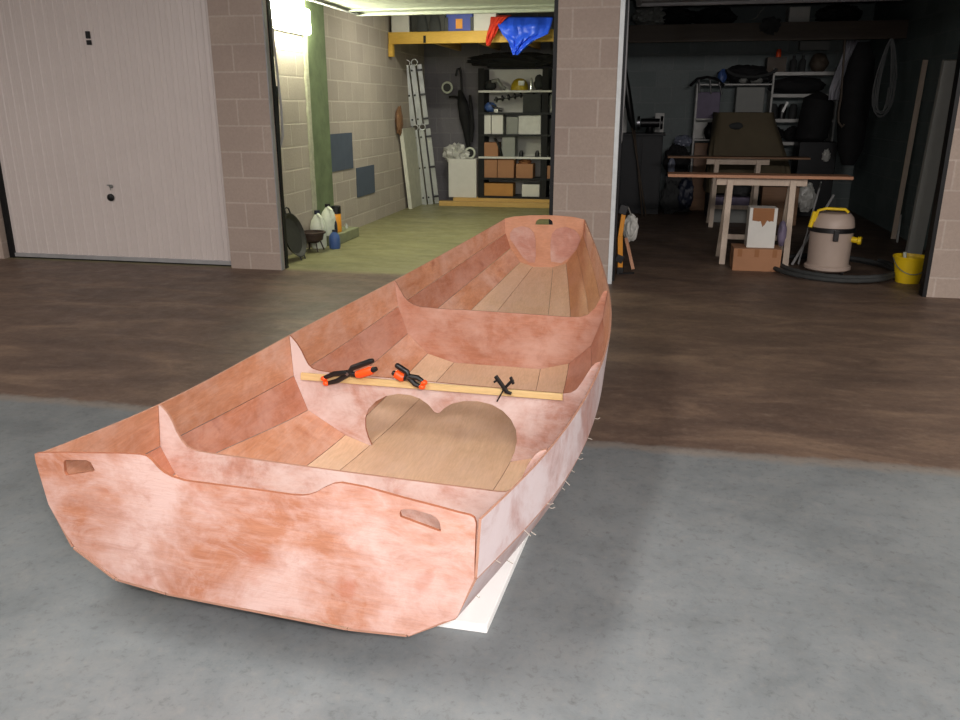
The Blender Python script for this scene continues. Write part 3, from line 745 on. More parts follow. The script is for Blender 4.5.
onshelf('file_box', 'dim grey box next to the white boxes on the third rack shelf', 'box', 506.5, 117, 518, 2, 'grey_box')
onshelf('file_box', 'wide light grey bin at the right of the third rack shelf', 'box', 518.6, 115.5, 541, 2, 'shelf_w')
onshelf('cardboard_box', 'brown carton at the left end of the fourth rack shelf', 'box', 481.5, 142.5, 498, 3, 'card')
onshelf('file_box', 'tall grey box in the middle of the fourth rack shelf', 'box', 502, 136.5, 515, 3, 'grey_box')
onshelf('cardboard_box', 'left brown carton of the pair on the fifth rack shelf', 'box', 479.5, 159.5, 497, 4, 'card')
onshelf('cardboard_box', 'brown carton second from left on the fifth rack shelf', 'box', 497.6, 159.5, 514, 4, 'card')
onshelf('cardboard_box', 'smaller brown carton with a bulging lid at right of the fifth rack shelf', 'box', 516, 164, 533, 4, 'card')
onshelf('cardboard_box', 'long ochre carton on the bottom rack shelf', 'box', 480, 183.5, 513, 5, 'card3')
onshelf('storage_box', 'small white carton on the bottom rack shelf', 'box', 522, 184.5, 539.5, 5, 'white_box')
onshelf('cardboard_box', 'brown carton half hidden by the central pillar on the fifth rack shelf', 'box', 547, 166, 556.5, 4, 'card')
onshelf('tool_case', 'dark grey case at the right of the second rack shelf', 'case', 523, 94, 541, 1, 'dgrey')
q = PY(525, 161.5, RY+.12); m = MB(); m.blob((q.x, RY+.15, q.z-.01), (.1,.09,.055), .3, 3, 2, 3); one('paper_wrap', m, 'card2', 'crumpled brown paper on top of the smaller carton', 'paper', q)
q = PY(490, 103, RY+.1); z = szs[1]
ob = thing('power_tool', (q.x, RY+.12, z), 'blue power tool on the second rack shelf', 'tool')
m = MB(); m.blob((q.x, RY+.13, z+.075), (.095,.07,.075), .15, 2, 3, 3, flat=-.07); link('tool_body', m, [M['blue_pl']], ob)
m = MB(); m.tube([(q.x-.01, RY+.1, z+.12), (q.x+.12, RY+.07, z+.05), (q.x+.2, RY+.07, z+.03)], .025, 8); link('tool_nose', m, [M['blk']], ob)
m = MB(); m.box(PY(494,107,RY).x, PY(498,107,RY).x, RY+.0, RY+.03, z, z+.05); one('white_tag', m, 'refl', 'tiny bright label block before the blue power tool', 'label', (q.x, RY, z))
# auger bit / chain
q0 = PY(494, 100, RY+.1); q1 = PY(541, 91.5, RY+.1); m = MB(); q0.z = max(q0.z, z+.1)
pts = [q0.lerp(q1, i/46) for i in range(47)]
m.tube(pts, [(.045 if (i % 6) in (2, 3) and i < 28 else .017) for i in range(47)], 10); one('auger_bit', m, 'blk', 'long dark auger lying slanted along the second rack shelf', 'tool', q0)
# top shelf
z = szs[0]
q = PY(519.5, 90, RY+.15); hm = thing('work_lamp', (q.x, RY+.17, z), 'yellow rounded work lamp with a bright lens on the top rack shelf', 'lamp')
m = MB(); m.lathe([(.13,0),(.135,.03),(.125,.09),(.09,.145),(.04,.17),(0,.175)], (q.x, RY+.17, z), 28); m.lathe([(0,.0),(.13,0)], (q.x, RY+.17, z), 28); link('shell', m, [M['helmet']], hm, solid=0)
a = PY(521.3, 83, RY+.01); m = MB(); m.box(a.x-.045, a.x+.045, RY+.005, RY+.06, a.z-.035, a.z+.035); link('lens', m, [M['refl']], hm, bevel=.006)
a = PY(531, 84, RY+.05); m = MB(); m.lathe([(0,0),(.018,0),(.018,.15),(.008,.18),(0,.18)], (a.x, RY+.06, z), 14); one('metal_tube', m, 'refl', 'thin shiny upright tube right of the yellow work lamp', 'tube', (a.x, RY+.06, z))
q = PY(493, 82, RY+.1); gr = thing('bench_grinder', (q.x, RY+.15, z), 'grey hand machine at the left of the top rack shelf', 'machine')
m = MB(); m.blob((q.x-.05, RY+.16, z+.075), (.09,.08,.075), .12, 2, 9, 3, flat=-.07); link('machine_body', m, [M['dgrey']], gr)
m = MB(); m.tube([(q.x-.02, RY+.12, z+.13), (q.x+.07, RY+.1, z+.15), (q.x+.13, RY+.1, z+.06), (q.x+.19, RY+.1, z+.02)], .028, 8); link('handle', m, [M['grey_box']], gr)
q = PY(539, 82, RY+.1); m = MB(); m.blob((q.x, RY+.16, z+.11), (.08,.07,.11), .18, 2, 4, 3, flat=-.1); one('dark_tool_bag', m, 'dgrey', 'dark lump of gear at the right end of the top rack shelf', 'bag', q)
z = szs[3]
for x_, lb_ in ((521, 'small black bottle on the fourth rack shelf beside the tall grey box'), (537, 'small black bottle at the right end of the fourth rack shelf')):
    a = PY(x_, 156, RY+.06); m = MB(); m.lathe([(0,0),(.035,0),(.035,.05),(.02,.09),(0,.095)], (a.x, RY+.08, z), 14); one('black_bottle', m, 'blk', lb_, 'bottle', (a.x, RY+.08, z))
a = PY(498, 140, RY+.02); m = MB(); m.tube([(a.x-.06, RY+.05, z+.27),(a.x, RY+.01, z+.2),(a.x+.05, RY+.01, z+.05),(a.x+.06,RY+.02,z+.01)], .02, 8); one('black_strap', m, 'blk', 'black strap hanging over the carton on the fourth rack shelf', 'strap', (a.x, RY, z))
for y0, k, mt, lb_ in ((94, 1, 'grey_box', 'grey can behind the pillar edge on the second rack shelf'), (140, 3, 'blk', 'black canister behind the pillar edge on the fourth rack shelf'), (117, 2, 'dgrey', 'dark canister behind the pillar edge on the third rack shelf')):
    a = PY(552, y0, RY+.05); h = a.z-szs[k]; m = MB(); m.lathe([(0,0),(.06,0),(.062,h*.8),(.03,h),(0,h)], (a.x, RY+.12, szs[k]), 18); one('canister', m, mt, lb_, 'canister', (a.x, RY+.12, szs[k]))
# dark bundle on the rack
q0 = PY(468, 60, RY+.05); q1 = PY(560, 57, RY+.05); zz = zt+.01
m = MB(); cx = (q0.x+q1.x)/2; m.blob((cx, RY+.2, zz+.105), ((q1.x-q0.x)/2, .22, .11), .18, 3.2, 8, 5, fold=.2, flat=-.103)
one('black_tarp_bundle', m, 'blackf', 'long black tarpaulin bundle on top of the shelf rack', 'bundle', (cx, RY+.2, zz))
# mezzanine
MY = 11.25; mz0 = PY(430, 43.5, MY).z; mz1 = PY(430, 31.5, MY).z
mezz = thing('storage_loft', (LX, MY, mz0), 'yellow timber storage loft across the back of the open garage', 'loft')
link('front_beam', MB().box(LX+.01, PARTX0-.01, MY, MY+.05, mz0, mz1), [M['pine']], mezz, bevel=.003)
link('hanger_block', MB().box(LX+.01, LX+.07, MY-.02, MY+.07, mz0-.16, mz0), [M['pine']], mezz, bevel=.003)
link('deck', MB().box(LX+.01, PARTX0-.01, MY+.05, BY-.02, mz1-.02, mz1), [M['pine_low']], mezz)
for i in range(4):
    xj = LX+.55+i*.62; link('joist', MB().box(xj, xj+.05, MY+.05, BY-.02, mz0+.02, mz1-.02), [M['pine_low']], mezz)
q = PY(424.5, 38, MY-.01); m = MB(); m.box(q.x-.016, q.x+.016, MY-.012, MY, q.z-.06, q.z+.03); link('beam_clip', m, [M['dark_steel']], mezz)
def onloft(name, label, cat, x0, y0, x1, mat, dep=.4, off=.02, **k):
    Y = MY+off; a = PY(x0, y0, Y).x; b = PY(x1, y0, Y).x; z1 = PY((x0+x1)/2, y0, Y).z
    return one(name, MB().box(a, b, Y, Y+dep, mz1, z1), mat, label, cat, ((a+b)/2, Y, mz1), **k)
onloft('white_crate', 'white box at the left end of the storage loft', 'box', 391, 12, 408.5, 'white_box', bevel=.005)
bb = onloft('black_crate', 'black box with two grey shapes on the storage loft', 'box', 410.5, 12, 445, 'blk', bevel=.01)
for xx in (421.5, 434.5):
    a = PY(xx, 22, MY+.005); m = MB(); m.lathe([(0,.0),(.085,0),(.075,.1),(.05,.2),(0,.22)], (a.x, MY+.0, mz1+.0), 18, 0, Matrix.Diagonal((1,.25,1))); o = link('grey_boot', m, [M['dgrey']], bb)
bx = onloft('blue_crate', 'blue crate with black corners on the storage loft', 'crate', 446, 12, 472.5, 'blue_box', bevel=.01)
for xx in (446.5, 472):
    a = PY(xx, 22, MY+.01); link('corner_band', MB().box(a.x-.02, a.x+.02, MY+.005, MY+.03, mz1, mz1+.17), [M['blk']], bx)
a = PY(459, 22, MY+.01); link('crate_label', MB().box(a.x-.045, a.x+.045, MY+.01, MY+.022, mz1+.03, mz1+.15), [M['orange_can']], bx)
onloft('white_crate', 'white box between the blue crate and the blue tarpaulin on the loft', 'box', 473.5, 13, 496, 'white_box', bevel=.005)
# red cloth and blue tarpaulin draped over the beam
def drape(name, prof, mat, label, cat, seed, amp=.05):
    """prof: rows of (pixel x0, x1, y, Y)"""
    m = MB(); vs = []; nx = 26
    rows = []
    for i in range(len(prof)-1):
        for k in range(6):
            f = k/6; rows.append([prof[i][j]*(1-f)+prof[i+1][j]*f for j in range(4)])
    rows.append(list(prof[-1]))
    for r, (x0, x1, y, Y) in enumerate(rows):
        for c_ in range(nx):
            f = c_/(nx-1); x = x0+(x1-x0)*f
            n_ = noise.noise(Vector((f*5+seed, r*.12, seed)))*amp+noise.noise(Vector((f*13+seed, r*.1, seed)))*amp*.4
            vs.append(PY(x, y, Y+n_))
    nr = len(rows)
    m.add(vs, [(a*nx+b, a*nx+b+1, (a+1)*nx+b+1, (a+1)*nx+b) for a in range(nr-1) for b in range(nx-1)], 0, True)
    return one(name, m, mat, label, cat, PY(prof[0][0], prof[0][2], prof[0][3]), solid=.006)
drape('blue_tarpaulin', [(500,552,17,11.8),(497,553,18,11.25),(498,551,26,11.12),(502,548,34,11.08),(508,533,41,11.06),(511,524,49,11.05),(513,518,55,11.05)], 'tarp_blue', 'bright blue tarpaulin draped over the loft beam', 'tarpaulin', 2, .07)
drape('red_cloth', [(494,512,15,11.5),(491,507,17,11.2),(490,500,24,11.14),(487,496,33,11.12),(486,492,41,11.1),(487,490,46,11.1)], 'red_cloth', 'red cloth hanging beside the blue tarpaulin on the loft', 'cloth', 6, .05)
# ------------------------------------------------------------------ things in the right garage
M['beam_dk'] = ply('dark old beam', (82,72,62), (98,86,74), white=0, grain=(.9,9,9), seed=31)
# loft
RM0 = PY(740, 41, 11.25).z; RM1 = PY(740, 23, 11.25).z
lf = thing('storage_loft', (PARTX1, 11.25, RM0), 'dark timber storage loft across the unlit right garage', 'loft')
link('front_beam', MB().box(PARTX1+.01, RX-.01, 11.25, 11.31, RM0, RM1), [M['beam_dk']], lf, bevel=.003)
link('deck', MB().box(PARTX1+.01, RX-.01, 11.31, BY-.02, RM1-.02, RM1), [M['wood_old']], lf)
def onr(name, label, cat, px, Y, dep, mat, z0, **k):
    x0, y0, x1 = px; a = PY(x0, y0, Y).x; b = PY(x1, y0, Y).x; z1 = PY((x0+x1)/2, y0, Y).z
    return one(name, MB().box(a, b, Y, Y+dep, z0, z1), mat, label, cat, ((a+b)/2, Y, z0), **k)
q = PY(649, 16, 11.5); m = MB(); m.blob((q.x, 11.55, RM1+.12), (.21,.18,.13), .3, 3, 4, 4, fold=.3, flat=-.115); one('grey_sack', m, 'grey_box', 'grey sack at the left end of the right loft', 'sack', q)
onr('clear_box', 'pale translucent box on the right loft with glints', 'box', (790, 6.5, 811), 11.4, .25, 'poly', RM1, bevel=.01)
q = PY(770, 24, 11.24); m = MB(); m.blob((q.x, 11.2, q.z-.02), (.11,.05,.1), .4, 3, 5, 3, fold=.4); one('hanging_rag', m, 'dgrey', 'grey rag hanging over the beam of the right loft', 'rag', q)
q = PY(760, 12, 11.4); m = MB(); m.tube([PY(x, y, 11.35) for x, y in ((752,20),(757,17),(760,12),(763,9),(764,8))]+[], .008, 6); m2 = m; one('white_cable', m, 'grey_box', 'curved pale cable end standing up on the right loft', 'cable', q)
q = PY(690, 14, 11.5)
for x_, lb_, sd_ in ((675, 'dark lumpy bag left of centre on the right loft', 1), (715, 'wide dark bag in the middle of the right loft', 5), (840, 'dark bag right of the clear box on the right loft', 9)):
    q = PY(x_, 14, 11.6); m = MB(); m.blob((q.x, 11.65, RM1+.11), (.26,.2,.12), .25, 2.5, sd_, 4, fold=.3, flat=-.105); one('dark_bag', m, 'blackf', lb_, 'bag', (q.x, 11.65, RM1))
# work bench cabinet with grinder
wx0, wx1 = PARTX1+.02, PY(661, 170, 11.9).x
wz = PY(645, 133.5, 11.9).z
wb = thing('tool_cabinet', ((wx0+wx1)/2, 12.2, 0), 'dark metal tool cabinet behind the central pillar in the right garage', 'cabinet')
link('cabinet_body', MB().box(wx0, wx1, 11.92, 12.6, 0, wz-.03), [M['dark_steel']], wb, bevel=.006)
link('worktop', MB().box(wx0, wx1+.03, 11.87, 12.62, wz-.03, wz), [M['dark_steel']], wb, bevel=.004)
for i in range(2):
    xa = wx0+.02+i*(wx1-wx0-.02)/2; dr_ = link('cabinet_door', MB().box(xa, xa+(wx1-wx0)/2-.03, 11.905, 11.92, .08, wz-.06), [M['dark_steel']], wb, bevel=.003)
q = PY(650, 124, 12.1)
gd = thing('bench_grinder', (q.x, 12.15, wz), 'black bench grinder with a shiny disc on the tool cabinet', 'grinder')
m = MB(); m.lathe([(0,0),(.07,0),(.05,.03),(.04,.1),(0,.1)], (q.x, 12.15, wz), 18); link('foot', m, [M['blk']], gd)
m = MB(); m.tube([(q.x-.13, 12.13, wz+.14), (q.x+.13, 12.13, wz+.14)], [.06, .06], 18); link('motor', m, [M['blk']], gd)
for sg in (-1, 1):
    m = MB(); m.tube([(q.x+sg*.16-.018, 12.13, wz+.14), (q.x+sg*.16+.018, 12.13, wz+.14)], .09, 24); link('wheel_guard', m, [M['steel' if sg < 0 else 'blk']], gd)
tbox('white_plate', 'small white plate standing behind the bench grinder', 'plate', (655,113,664,130), 12.55, .02, 'shelf_w', zfix=wz)
tbox('white_plate', 'narrow white plate behind the lift arm of the central pillar', 'plate', (620,108,627,131), 12.3, .03, 'shelf_w', zfix=wz)
for i, (a, b, lb_) in enumerate((((629,108),(646.5,206),'thin wooden stick leaning on the tool cabinet, right one of two'), ((634,124),(643,204),'shorter thin wooden stick leaning on the tool cabinet'))):
    p0 = PY(*b, 11.68); p0.z = .006; p1 = PY(*a, 11.86); m = MB(); m.tube([p0, p1], .011, 8); one('wooden_stick', m, 'beam_dk', lb_, 'stick', p0)
q = PY(627, 96, 11.7); m = MB(); m.tube([PY(625,66,11.75), PY(627,90,11.75), PY(631,118,11.8), PY(634,131,11.86)], [.02,.05,.05,.02], 10); one('dark_tube', m, 'blk', 'dark tapering tube hanging above the tool cabinet', 'tube', q)
# back shelving, white laminate
SY = 12.65; SDp = .38
s0 = PY(693.5, 140, SY).x; s1 = PY(767.5, 140, SY).x; s2 = PY(832, 140, SY).x
sh = thing('white_shelf_unit', ((s0+s2)/2, SY, 0), 'tall white shelving unit against the back wall of the right garage', 'shelf')
zA = PY(700, 84, SY).z; zB = PY(790, 68, SY).z
for x_, zz in ((s0, zA), (s1, zB), (s2, zB)): link('upright', MB().box(x_-.012, x_+.012, SY, SY+SDp, 0, zz), [M['shelf_w']], sh)
zl = [PY(720, y, SY).z for y in (118.5, 139.5, 160)]; zr = [PY(795, y, SY).z for y in (72, 94, 119, 142)]
for z in zl: link('shelf_board', MB().box(s0, s1, SY, SY+SDp, z-.02, z), [M['shelf_w']], sh)
for z in zr: link('shelf_board', MB().box(s1, s2, SY-.02, SY+SDp, z-.045, z), [M['shelf_w']], sh)
link('back_panel', MB().box(s0, s1, SY+SDp-.02, SY+SDp, zl[1], zl[0]), [M['shelf_w']], sh)
link('bottom_board', MB().box(s0, s2, SY, SY+SDp, .05, .08), [M['shelf_w']], sh)
link('top_board', MB().box(s0, s1, SY, SY+SDp, zA-.02, zA), [M['shelf_w']], sh)
def rsh(name, label, cat, x0, y0, x1, z0, mat, off=.02, dep=.28, **k): return onr(name, label, cat, (x0, y0, x1), SY+off, dep, mat, z0, **k)
rsh('plastic_bin', 'faded purple bin at the left of the white shelving unit', 'bin', 697, 92, 721, zl[0], 'pink', bevel=.01)
rsh('ribbed_bin', 'pale grey ribbed bin in the middle of the white shelving unit', 'bin', 737, 87, 765.5, zl[0], 'grey_box', bevel=.01)
q = PY(709, 139, SY+.1); m = MB(); m.lathe([(0,0),(.045,0),(.085,.08),(.08,.15),(.035,.21),(.04,.24),(0,.24)], (q.x, SY+.12, zl[1]), 22); one('black_vase', m, 'blk', 'black rounded vase in the white shelving unit beside the tarpaulin', 'vase', q)
# heap on top of the left bay
q = PY(748, 78, SY); m = MB(); m.blob((q.x, SY+.15, zA+.13), (.36,.2,.13), .25, 2.4, 6, 4, fold=.3, flat=-.125); one('black_sports_bag', m, 'blackf', 'black bag slumped on top of the left shelving bay', 'bag', q)
q = PY(751, 74, SY-.02); m = MB(); m.tube([(q.x+math.cos(t)*.33, SY-.05, zA+.2-math.sin(t)*.11) for t in [PI*i/16 for i in range(17)]], .022, 8); one('curved_tube', m, 'dgrey', 'dull grey curved tube across the black bag on the shelving', 'tube', q)
for x_, w_, lb_ in ((743, .055, 'whitish cup-like pot lying before the black bag on the shelving'), (757, .08, 'pale flat tray before the black bag on the shelving')):
    q = PY(x_, 84, SY-.02); m = MB(); m.blob((q.x, SY+.02, zA+.045), (w_,.05,.042), .3, 3, x_, 3, flat=-.04); one('pale_clutter', m, 'grey_box', lb_, 'pot', q)
q = PY(723, 72, SY); m = MB(); m.blob((q.x, SY+.06, zA+.1), (.06,.06,.1), .3, 3, 12, 3, flat=-.095); one('blue_bag', m, 'blue_pl', 'small blue bag on top of the shelving unit', 'bag', q)
q = PY(705, 90, SY); m = MB(); m.tube([PY(x, y, SY-.02) for x, y in ((690,86),(697,79),(707,77),(717,79),(724,86))], .02, 8)
m.tube([PY(x, y, SY-.03) for x, y in ((699,80),(699.5,93))], .012, 6); m.tube([PY(x, y, SY-.03) for x, y in ((710,79),(711,94))], .012, 6); m.tube([PY(x, y, SY-.03) for x, y in ((719,82),(722,95))], .012, 6)
one('clamp_rack', m, 'blk', 'dark frame with hanging clamps at the top left of the white shelving', 'rack', q)
# right bay contents
q = PY(779, 52, SY); m = MB(); m.lathe([(0,0),(.035,0),(.035,.05),(.03,.1),(0,.11)], (q.x, SY+.02, PY(779,57,SY).z), 12)
cap_z = PY(779, 57, SY).z
rsh('brown_crate', 'dark crate with a tiny orange can on it at the top of the shelving', 'crate', 768, 57, 787, zr[0], 'beam_dk')
one('orange_pot', m, 'orange', 'tiny orange can on top of the white shelving', 'can', (q.x, SY+.02, cap_z))
for x_, g_, lb_ in ((793, 'poly', 'clear jar with a glint on the top right shelf'), (802, 'poly', 'slim clear bottle on the top right shelf')):
    q = PY(x_, 71, SY+.05); m = MB(); m.lathe([(0,0),(.045,0),(.045,.15),(.02,.18),(.02,.22),(0,.22)], (q.x, SY+.07, zr[0]), 18); one('glass_jar', m, 'dgrey', lb_, 'jar', q)
    m = MB(); m.box(q.x-.008, q.x+.004, SY+.018, SY+.024, zr[0]+.04, zr[0]+.16); link('jar_highlight_strip', m, [M['refl']], None) if False else None
q = PY(820, 66, SY+.05); m = MB(); m.blob((q.x, SY+.15, zr[0]+.12), (.12,.12,.13), .2, 2, 31, 3, flat=-.115); one('brown_sack', m, 'beam_dk', 'brown sack at the right end of the top right shelf', 'sack', q)
tbox('pale_carton', 'long pale box lying above the right shelving bay', 'box', (800,41,830,50), 12.9, .15, 'grey_box')
q = PY(797, 86, SY); m = MB(); m.blob((q.x+.0, SY+.1, zr[1]+.115), (.38,.16,.12), .15, 2.4, 16, 4, flat=-.11); one('black_duffel', m, 'blackf', 'long black duffel bag on the second right shelf', 'bag', q)
for i, (x_, mt, lb_) in enumerate(((774, 'dgrey', 'dark jar at the left of the third right shelf'), (783, 'blk', 'black canister with a bright glint on the third right shelf'), (794, 'dgrey', 'grey canister right of the black one on the third right shelf'))):
    q = PY(x_, 110, SY); m = MB(); m.lathe([(0,0),(.055,0),(.06,.15),(.04,.2),(0,.21)], (q.x, SY+.08, zr[2]), 18); o = one('canister', m, mt, lb_, 'canister', q)
    if i == 1:
        m = MB(); m.bar(PY(787.5,102,SY+.01), PY(782.5,112,SY+.01), .03, .012, (0,0,1)); q2 = PY(785,107,SY); tag(link('metal_scoop', m, [M['refl']], origin=q2), 'shiny metal scoop leaning before the black canister', 'scoop')
for i, (x_, lb_) in enumerate(((776, 'dark bundle at the left of the fourth right shelf'), (794, 'dark bundle in the middle of the fourth right shelf'))):
    q = PY(x_, 135, SY); m = MB(); m.blob((q.x, SY+.12, zr[3]+.1), (.12,.12,.11), .3, 2.5, 40+i, 3, flat=-.095); one('dark_bundle', m, 'blackf', lb_, 'bundle', q)
# tarpaulin-covered machine
TY = 11.75
def tp(x, y, Y): return PY(x, y, Y)
m = MB(); vs = []; nx, nz = 30, 26
z_lo = .02
A0, A1 = tp(716, 112, TY).x, tp(776, 112, TY).x; B0, B1 = tp(708, 165, TY).x, tp(794, 165, TY).x; zt_ = tp(745, 112.5, TY).z; zb_ = .35
prof = [(0, -.05), (0, 0)]
import itertools
ring = []
for k in range(nz+1):
    f = k/nz; z = zt_+(zb_-zt_)*f; x0 = A0+(B0-A0)*f*1.2; x1 = A1+(B1-A1)*min(1, f*1.15)
    x1 += .0
    yy0 = TY-.22*f; yy1 = TY+.7
    row = []
    for i in range(48):
        t = 2*PI*i/48; cx, cy = (x0+x1)/2, (yy0+yy1)/2
        c_, s_2 = math.cos(t), math.sin(t); e = .28
        px_ = math.copysign(abs(c_)**e, c_); py_ = math.copysign(abs(s_2)**e, s_2)
        n_ = noise.noise(Vector((i*.45, f*2, 3)))*.05*f+noise.noise(Vector((px_*2, py_*2, f*3)))*.03
        row.append(Vector((cx+px_*((x1-x0)/2+n_), cy+py_*((yy1-yy0)/2+n_), z+noise.noise(Vector((i*.3, f*4, 9)))*.015)))
    ring.append(row)
vs = [v for r in ring for v in r]
fs = [(k*48+i, k*48+(i+1) % 48, (k+1)*48+(i+1) % 48, (k+1)*48+i) for k in range(nz) for i in range(48)]+[tuple(range(48))]
m.add(vs, fs, 0, True)
cv = thing('covered_machine', ((A0+A1)/2, TY+.25, 0), 'boxy machine under an olive brown tarpaulin in front of the white shelving', 'machine')
link('tarpaulin', m, [M['tarp']], cv)
link('stand', MB().box((A0+A1)/2-.4, (A0+A1)/2+.4, TY+.0, TY+.55, 0, .7), [M['blackf']], cv)
q = tp(736, 126, TY-.05); m = MB(); m.blob((q.x, TY-.06, q.z), (.09,.02,.045), .2, 2, 2, 3); link('faded_patch', m, [M['dgrey']], cv)
# sawhorses
def sawhorse(label, xl, xr, Yf, ztop, spread, grp, yfoot):
    o = thing('sawhorse', ((xl+xr)/2, Yf, 0), label, 'sawhorse', grp)
    ym = Yf+spread/2
    link('top_beam', MB().box(xl-.13, xr+.13, ym-.03, ym+.03, ztop-.075, ztop), [M['pine_pale']], o, bevel=.003)
    for x_ in (xl, xr):
        s_ = 1 if x_ == xr else -1
        for sg in (-1, 1):
            m = MB(); m.bar((x_-s_*.0, ym+sg*.035, ztop-.02), (x_-s_*.0-.02*(1 if x_==xr else 1.5), ym+sg*spread/2, 0.0), .055, .03, (1, 0, 0)); link('leg', m, [M['pine_pale']], o, bevel=.002)
        m = MB(); m.bar((x_-.012, ym-spread*.34, .22), (x_-.012, ym+spread*.34, .22), .02, .05); link('end_brace', m, [M['pine_pale']], o)
    link('stretcher', MB().box(xl, xr, ym+spread*.3, ym+spread*.3+.02, .19, .24), [M['pine_pale']], o, bevel=.002)
    return o
YN = 8.1; n0 = PZ(722, 262.5).x; n1 = PZ(783.5, 266).x
zN = PY(757, 177.5, YN+.22).z
sawhorse('nearer pale pine sawhorse with a white box between its legs', n0+.02, n1+.03, YN, zN, .46, None, 0)
YF = 10.72; f0 = PY(716, 190, YF).x; f1 = PY(758, 190, YF).x; zF = PY(738, 158.5, YF+.2).z
sawhorse('farther pale pine sawhorse standing behind the front one', f0, f1, YF, zF, .46, None, 0)
def boardon(label, xa, xb, y, Y, dep, z, th, mt):
    a = PY(xa, y, Y).x; b = PY(xb, y, Y).x
    return one('long_board', MB().box(a, b, Y, Y+dep, z+.001, z+.001+th), mt, label, 'board', ((a+b)/2, Y, z), bevel=.002)
boardon('long reddish board lying across the nearer sawhorse', 668, 854, 176, YN+.10, .28, zN, .028, 'wood_red')
boardon('long dark board lying across the farther sawhorse', 668, 811, 155.5, YF+.10, .28, zF, .022, 'wood_old')
# boxes under the sawhorse
c0 = PZ(733, 270.5); c1 = PZ(781, 270.5); YB = c0.y
a = PY(733, 260, YB).x; b = PY(781, 260, YB).x; zb = PY(757, 249, YB).z
one('cardboard_box', MB().box(a, b, YB, YB+.3, 0, zb), 'card', 'low brown carton on the floor under the front sawhorse', 'box', ((a+b)/2, YB, 0), bevel=.004)
cb = bpy.data.objects[[o.name for o in bpy.data.objects if o.get('label', '').startswith('low brown carton')][0]]
for xx in (740, 757, 775):
    q = PY(xx, 252, YB); link('tape_strip', MB().box(q.x-.02, q.x+.02, YB-.002, YB, zb-.075, zb-.005), [M['card2']], cb)
wa = PY(748, 230, YB+.06).x; wbb = PY(776, 230, YB+.06).x; zw = PY(762, 208, YB+.06).z
wt = one('white_carton', MB().box(wa, wbb, YB+.06, YB+.26, zb+.001, zw), 'white_box', 'upright white box with torn brown top standing on the brown carton', 'box', ((wa+wbb)/2, YB+.06, zb), bevel=.004)
xs = [wa+.03+(wbb-wa-.06)*i/10 for i in range(11)]; random.seed(5)
Yt = YB+.057; pl = [(xs[0], zw-.001)]+[(x, zw-.10-random.uniform(0, .025)-.05*(i in (5, 6))) for i, x in enumerate(xs)]+[(xs[-1], zw-.001)]
m = MB(); m.plate([[Vector((x, Yt, z)) for x, z in pl]], Vector((0, .0028, 0)), 0, 0); link('torn_paper', m, [M['card2']], wt)
q = PY(779, 240, YB+.2); m = MB(); m.blob((q.x+.02, YB+.2, zb+.12), (.04,.06,.12), .2, 2, 3, 3, flat=-.118); one('dim_red_pouch', m, 'pink', 'dull pinkish pouch squeezed right of the upright white box', 'pouch', q)
# crates under the far sawhorse
fa = PY(713, 205, YF+.5).x; fb = PY(751, 205, YF+.5).x
zc = PY(732, 209, YF+.5).z; zc2 = PY(732, 197.5, YF+.5).z
one('wood_crate', MB().box(fa, fb, YF+.5, YF+.8, 0, max(.12, zc)), 'grey_box', 'pale flat crate under the farther sawhorse', 'crate', (fa, YF+.5, 0), bevel=.005)
one('purple_crate', MB().box(fa+.02, fb-.02, YF+.52, YF+.8, max(.12, zc)+.001, zc2), 'pink', 'faded purple crate stacked on the pale crate under the farther sawhorse', 'crate', (fa, YF+.52, zc), bevel=.005)
q = PY(741, 193, YF+.6); m = MB(); m.blob((q.x, YF+.66, zc2+.08), (.13,.11,.085), .3, 3, 8, 3, flat=-.078); one('dark_hose_bundle', m, 'dgrey', 'dark bundle piled in the purple crate', 'bundle', q)
q = PY(778, 196, 11.3); onr('brown_cabinet', 'dark brown box right of the farther sawhorse', 'box', (763, 187, 800), 11.1, .25, 'wood_old', 0, bevel=.005)
# clutter between cabinet and sawhorse
def lump(name, label, cat, x, y0, y1, w, Y, mat, seed, z0=0., fold=.3):
    a = PY(x, y0, Y); zc_ = PY(x, y1, Y).z; zlo = max(z0, zc_); h = max(.03, (a.z-zlo)/2); m = MB()
    m.blob((a.x, Y, zlo+h), (w, w*.8, h*1.02), .22, 2.6, seed, 4, fold=fold, flat=-h); return one(name, m, mat, label, cat, (a.x, Y, zlo))
onr('side_table', 'low dark table with clutter left of the farther sawhorse', 'table', (666, 176, 692), 12.3, .4, 'dark_steel', 0)
tz = PY(679, 176, 12.3).z
lump('blue_grey_bag', 'blue-grey plastic bag high on the heap left of the shelving', 'bag', 684, 135, 150, .13, 12.75, 'bluefilm', 3, z0=.9)
onr('wooden_cupboard', 'brown wooden cupboard low in the left bay of the white shelving', 'cupboard', (695, 143, 712), SY-.14, .12, 'wood_old', 0)
lump('dark_heap', 'dark cloth heap above the low dark table', 'heap', 678, 146, 176, .19, 12.5, 'blackf', 7, z0=tz)
lump('clear_bottle', 'bluish clear bottle standing before the dark heap', 'bottle', 672, 158, 176, .05, 12.25 +.1, 'bluefilm', 9, z0=tz, fold=0)
lump('dark_sack', 'dark grey sack on the floor below the low table', 'sack', 672, 182, 214, .14, 12.0, 'dgrey', 12)
lump('blue_sack', 'navy sack on the floor left of the farther sawhorse', 'sack', 686, 180, 210, .12, 12.0, 'blueblk', 14)
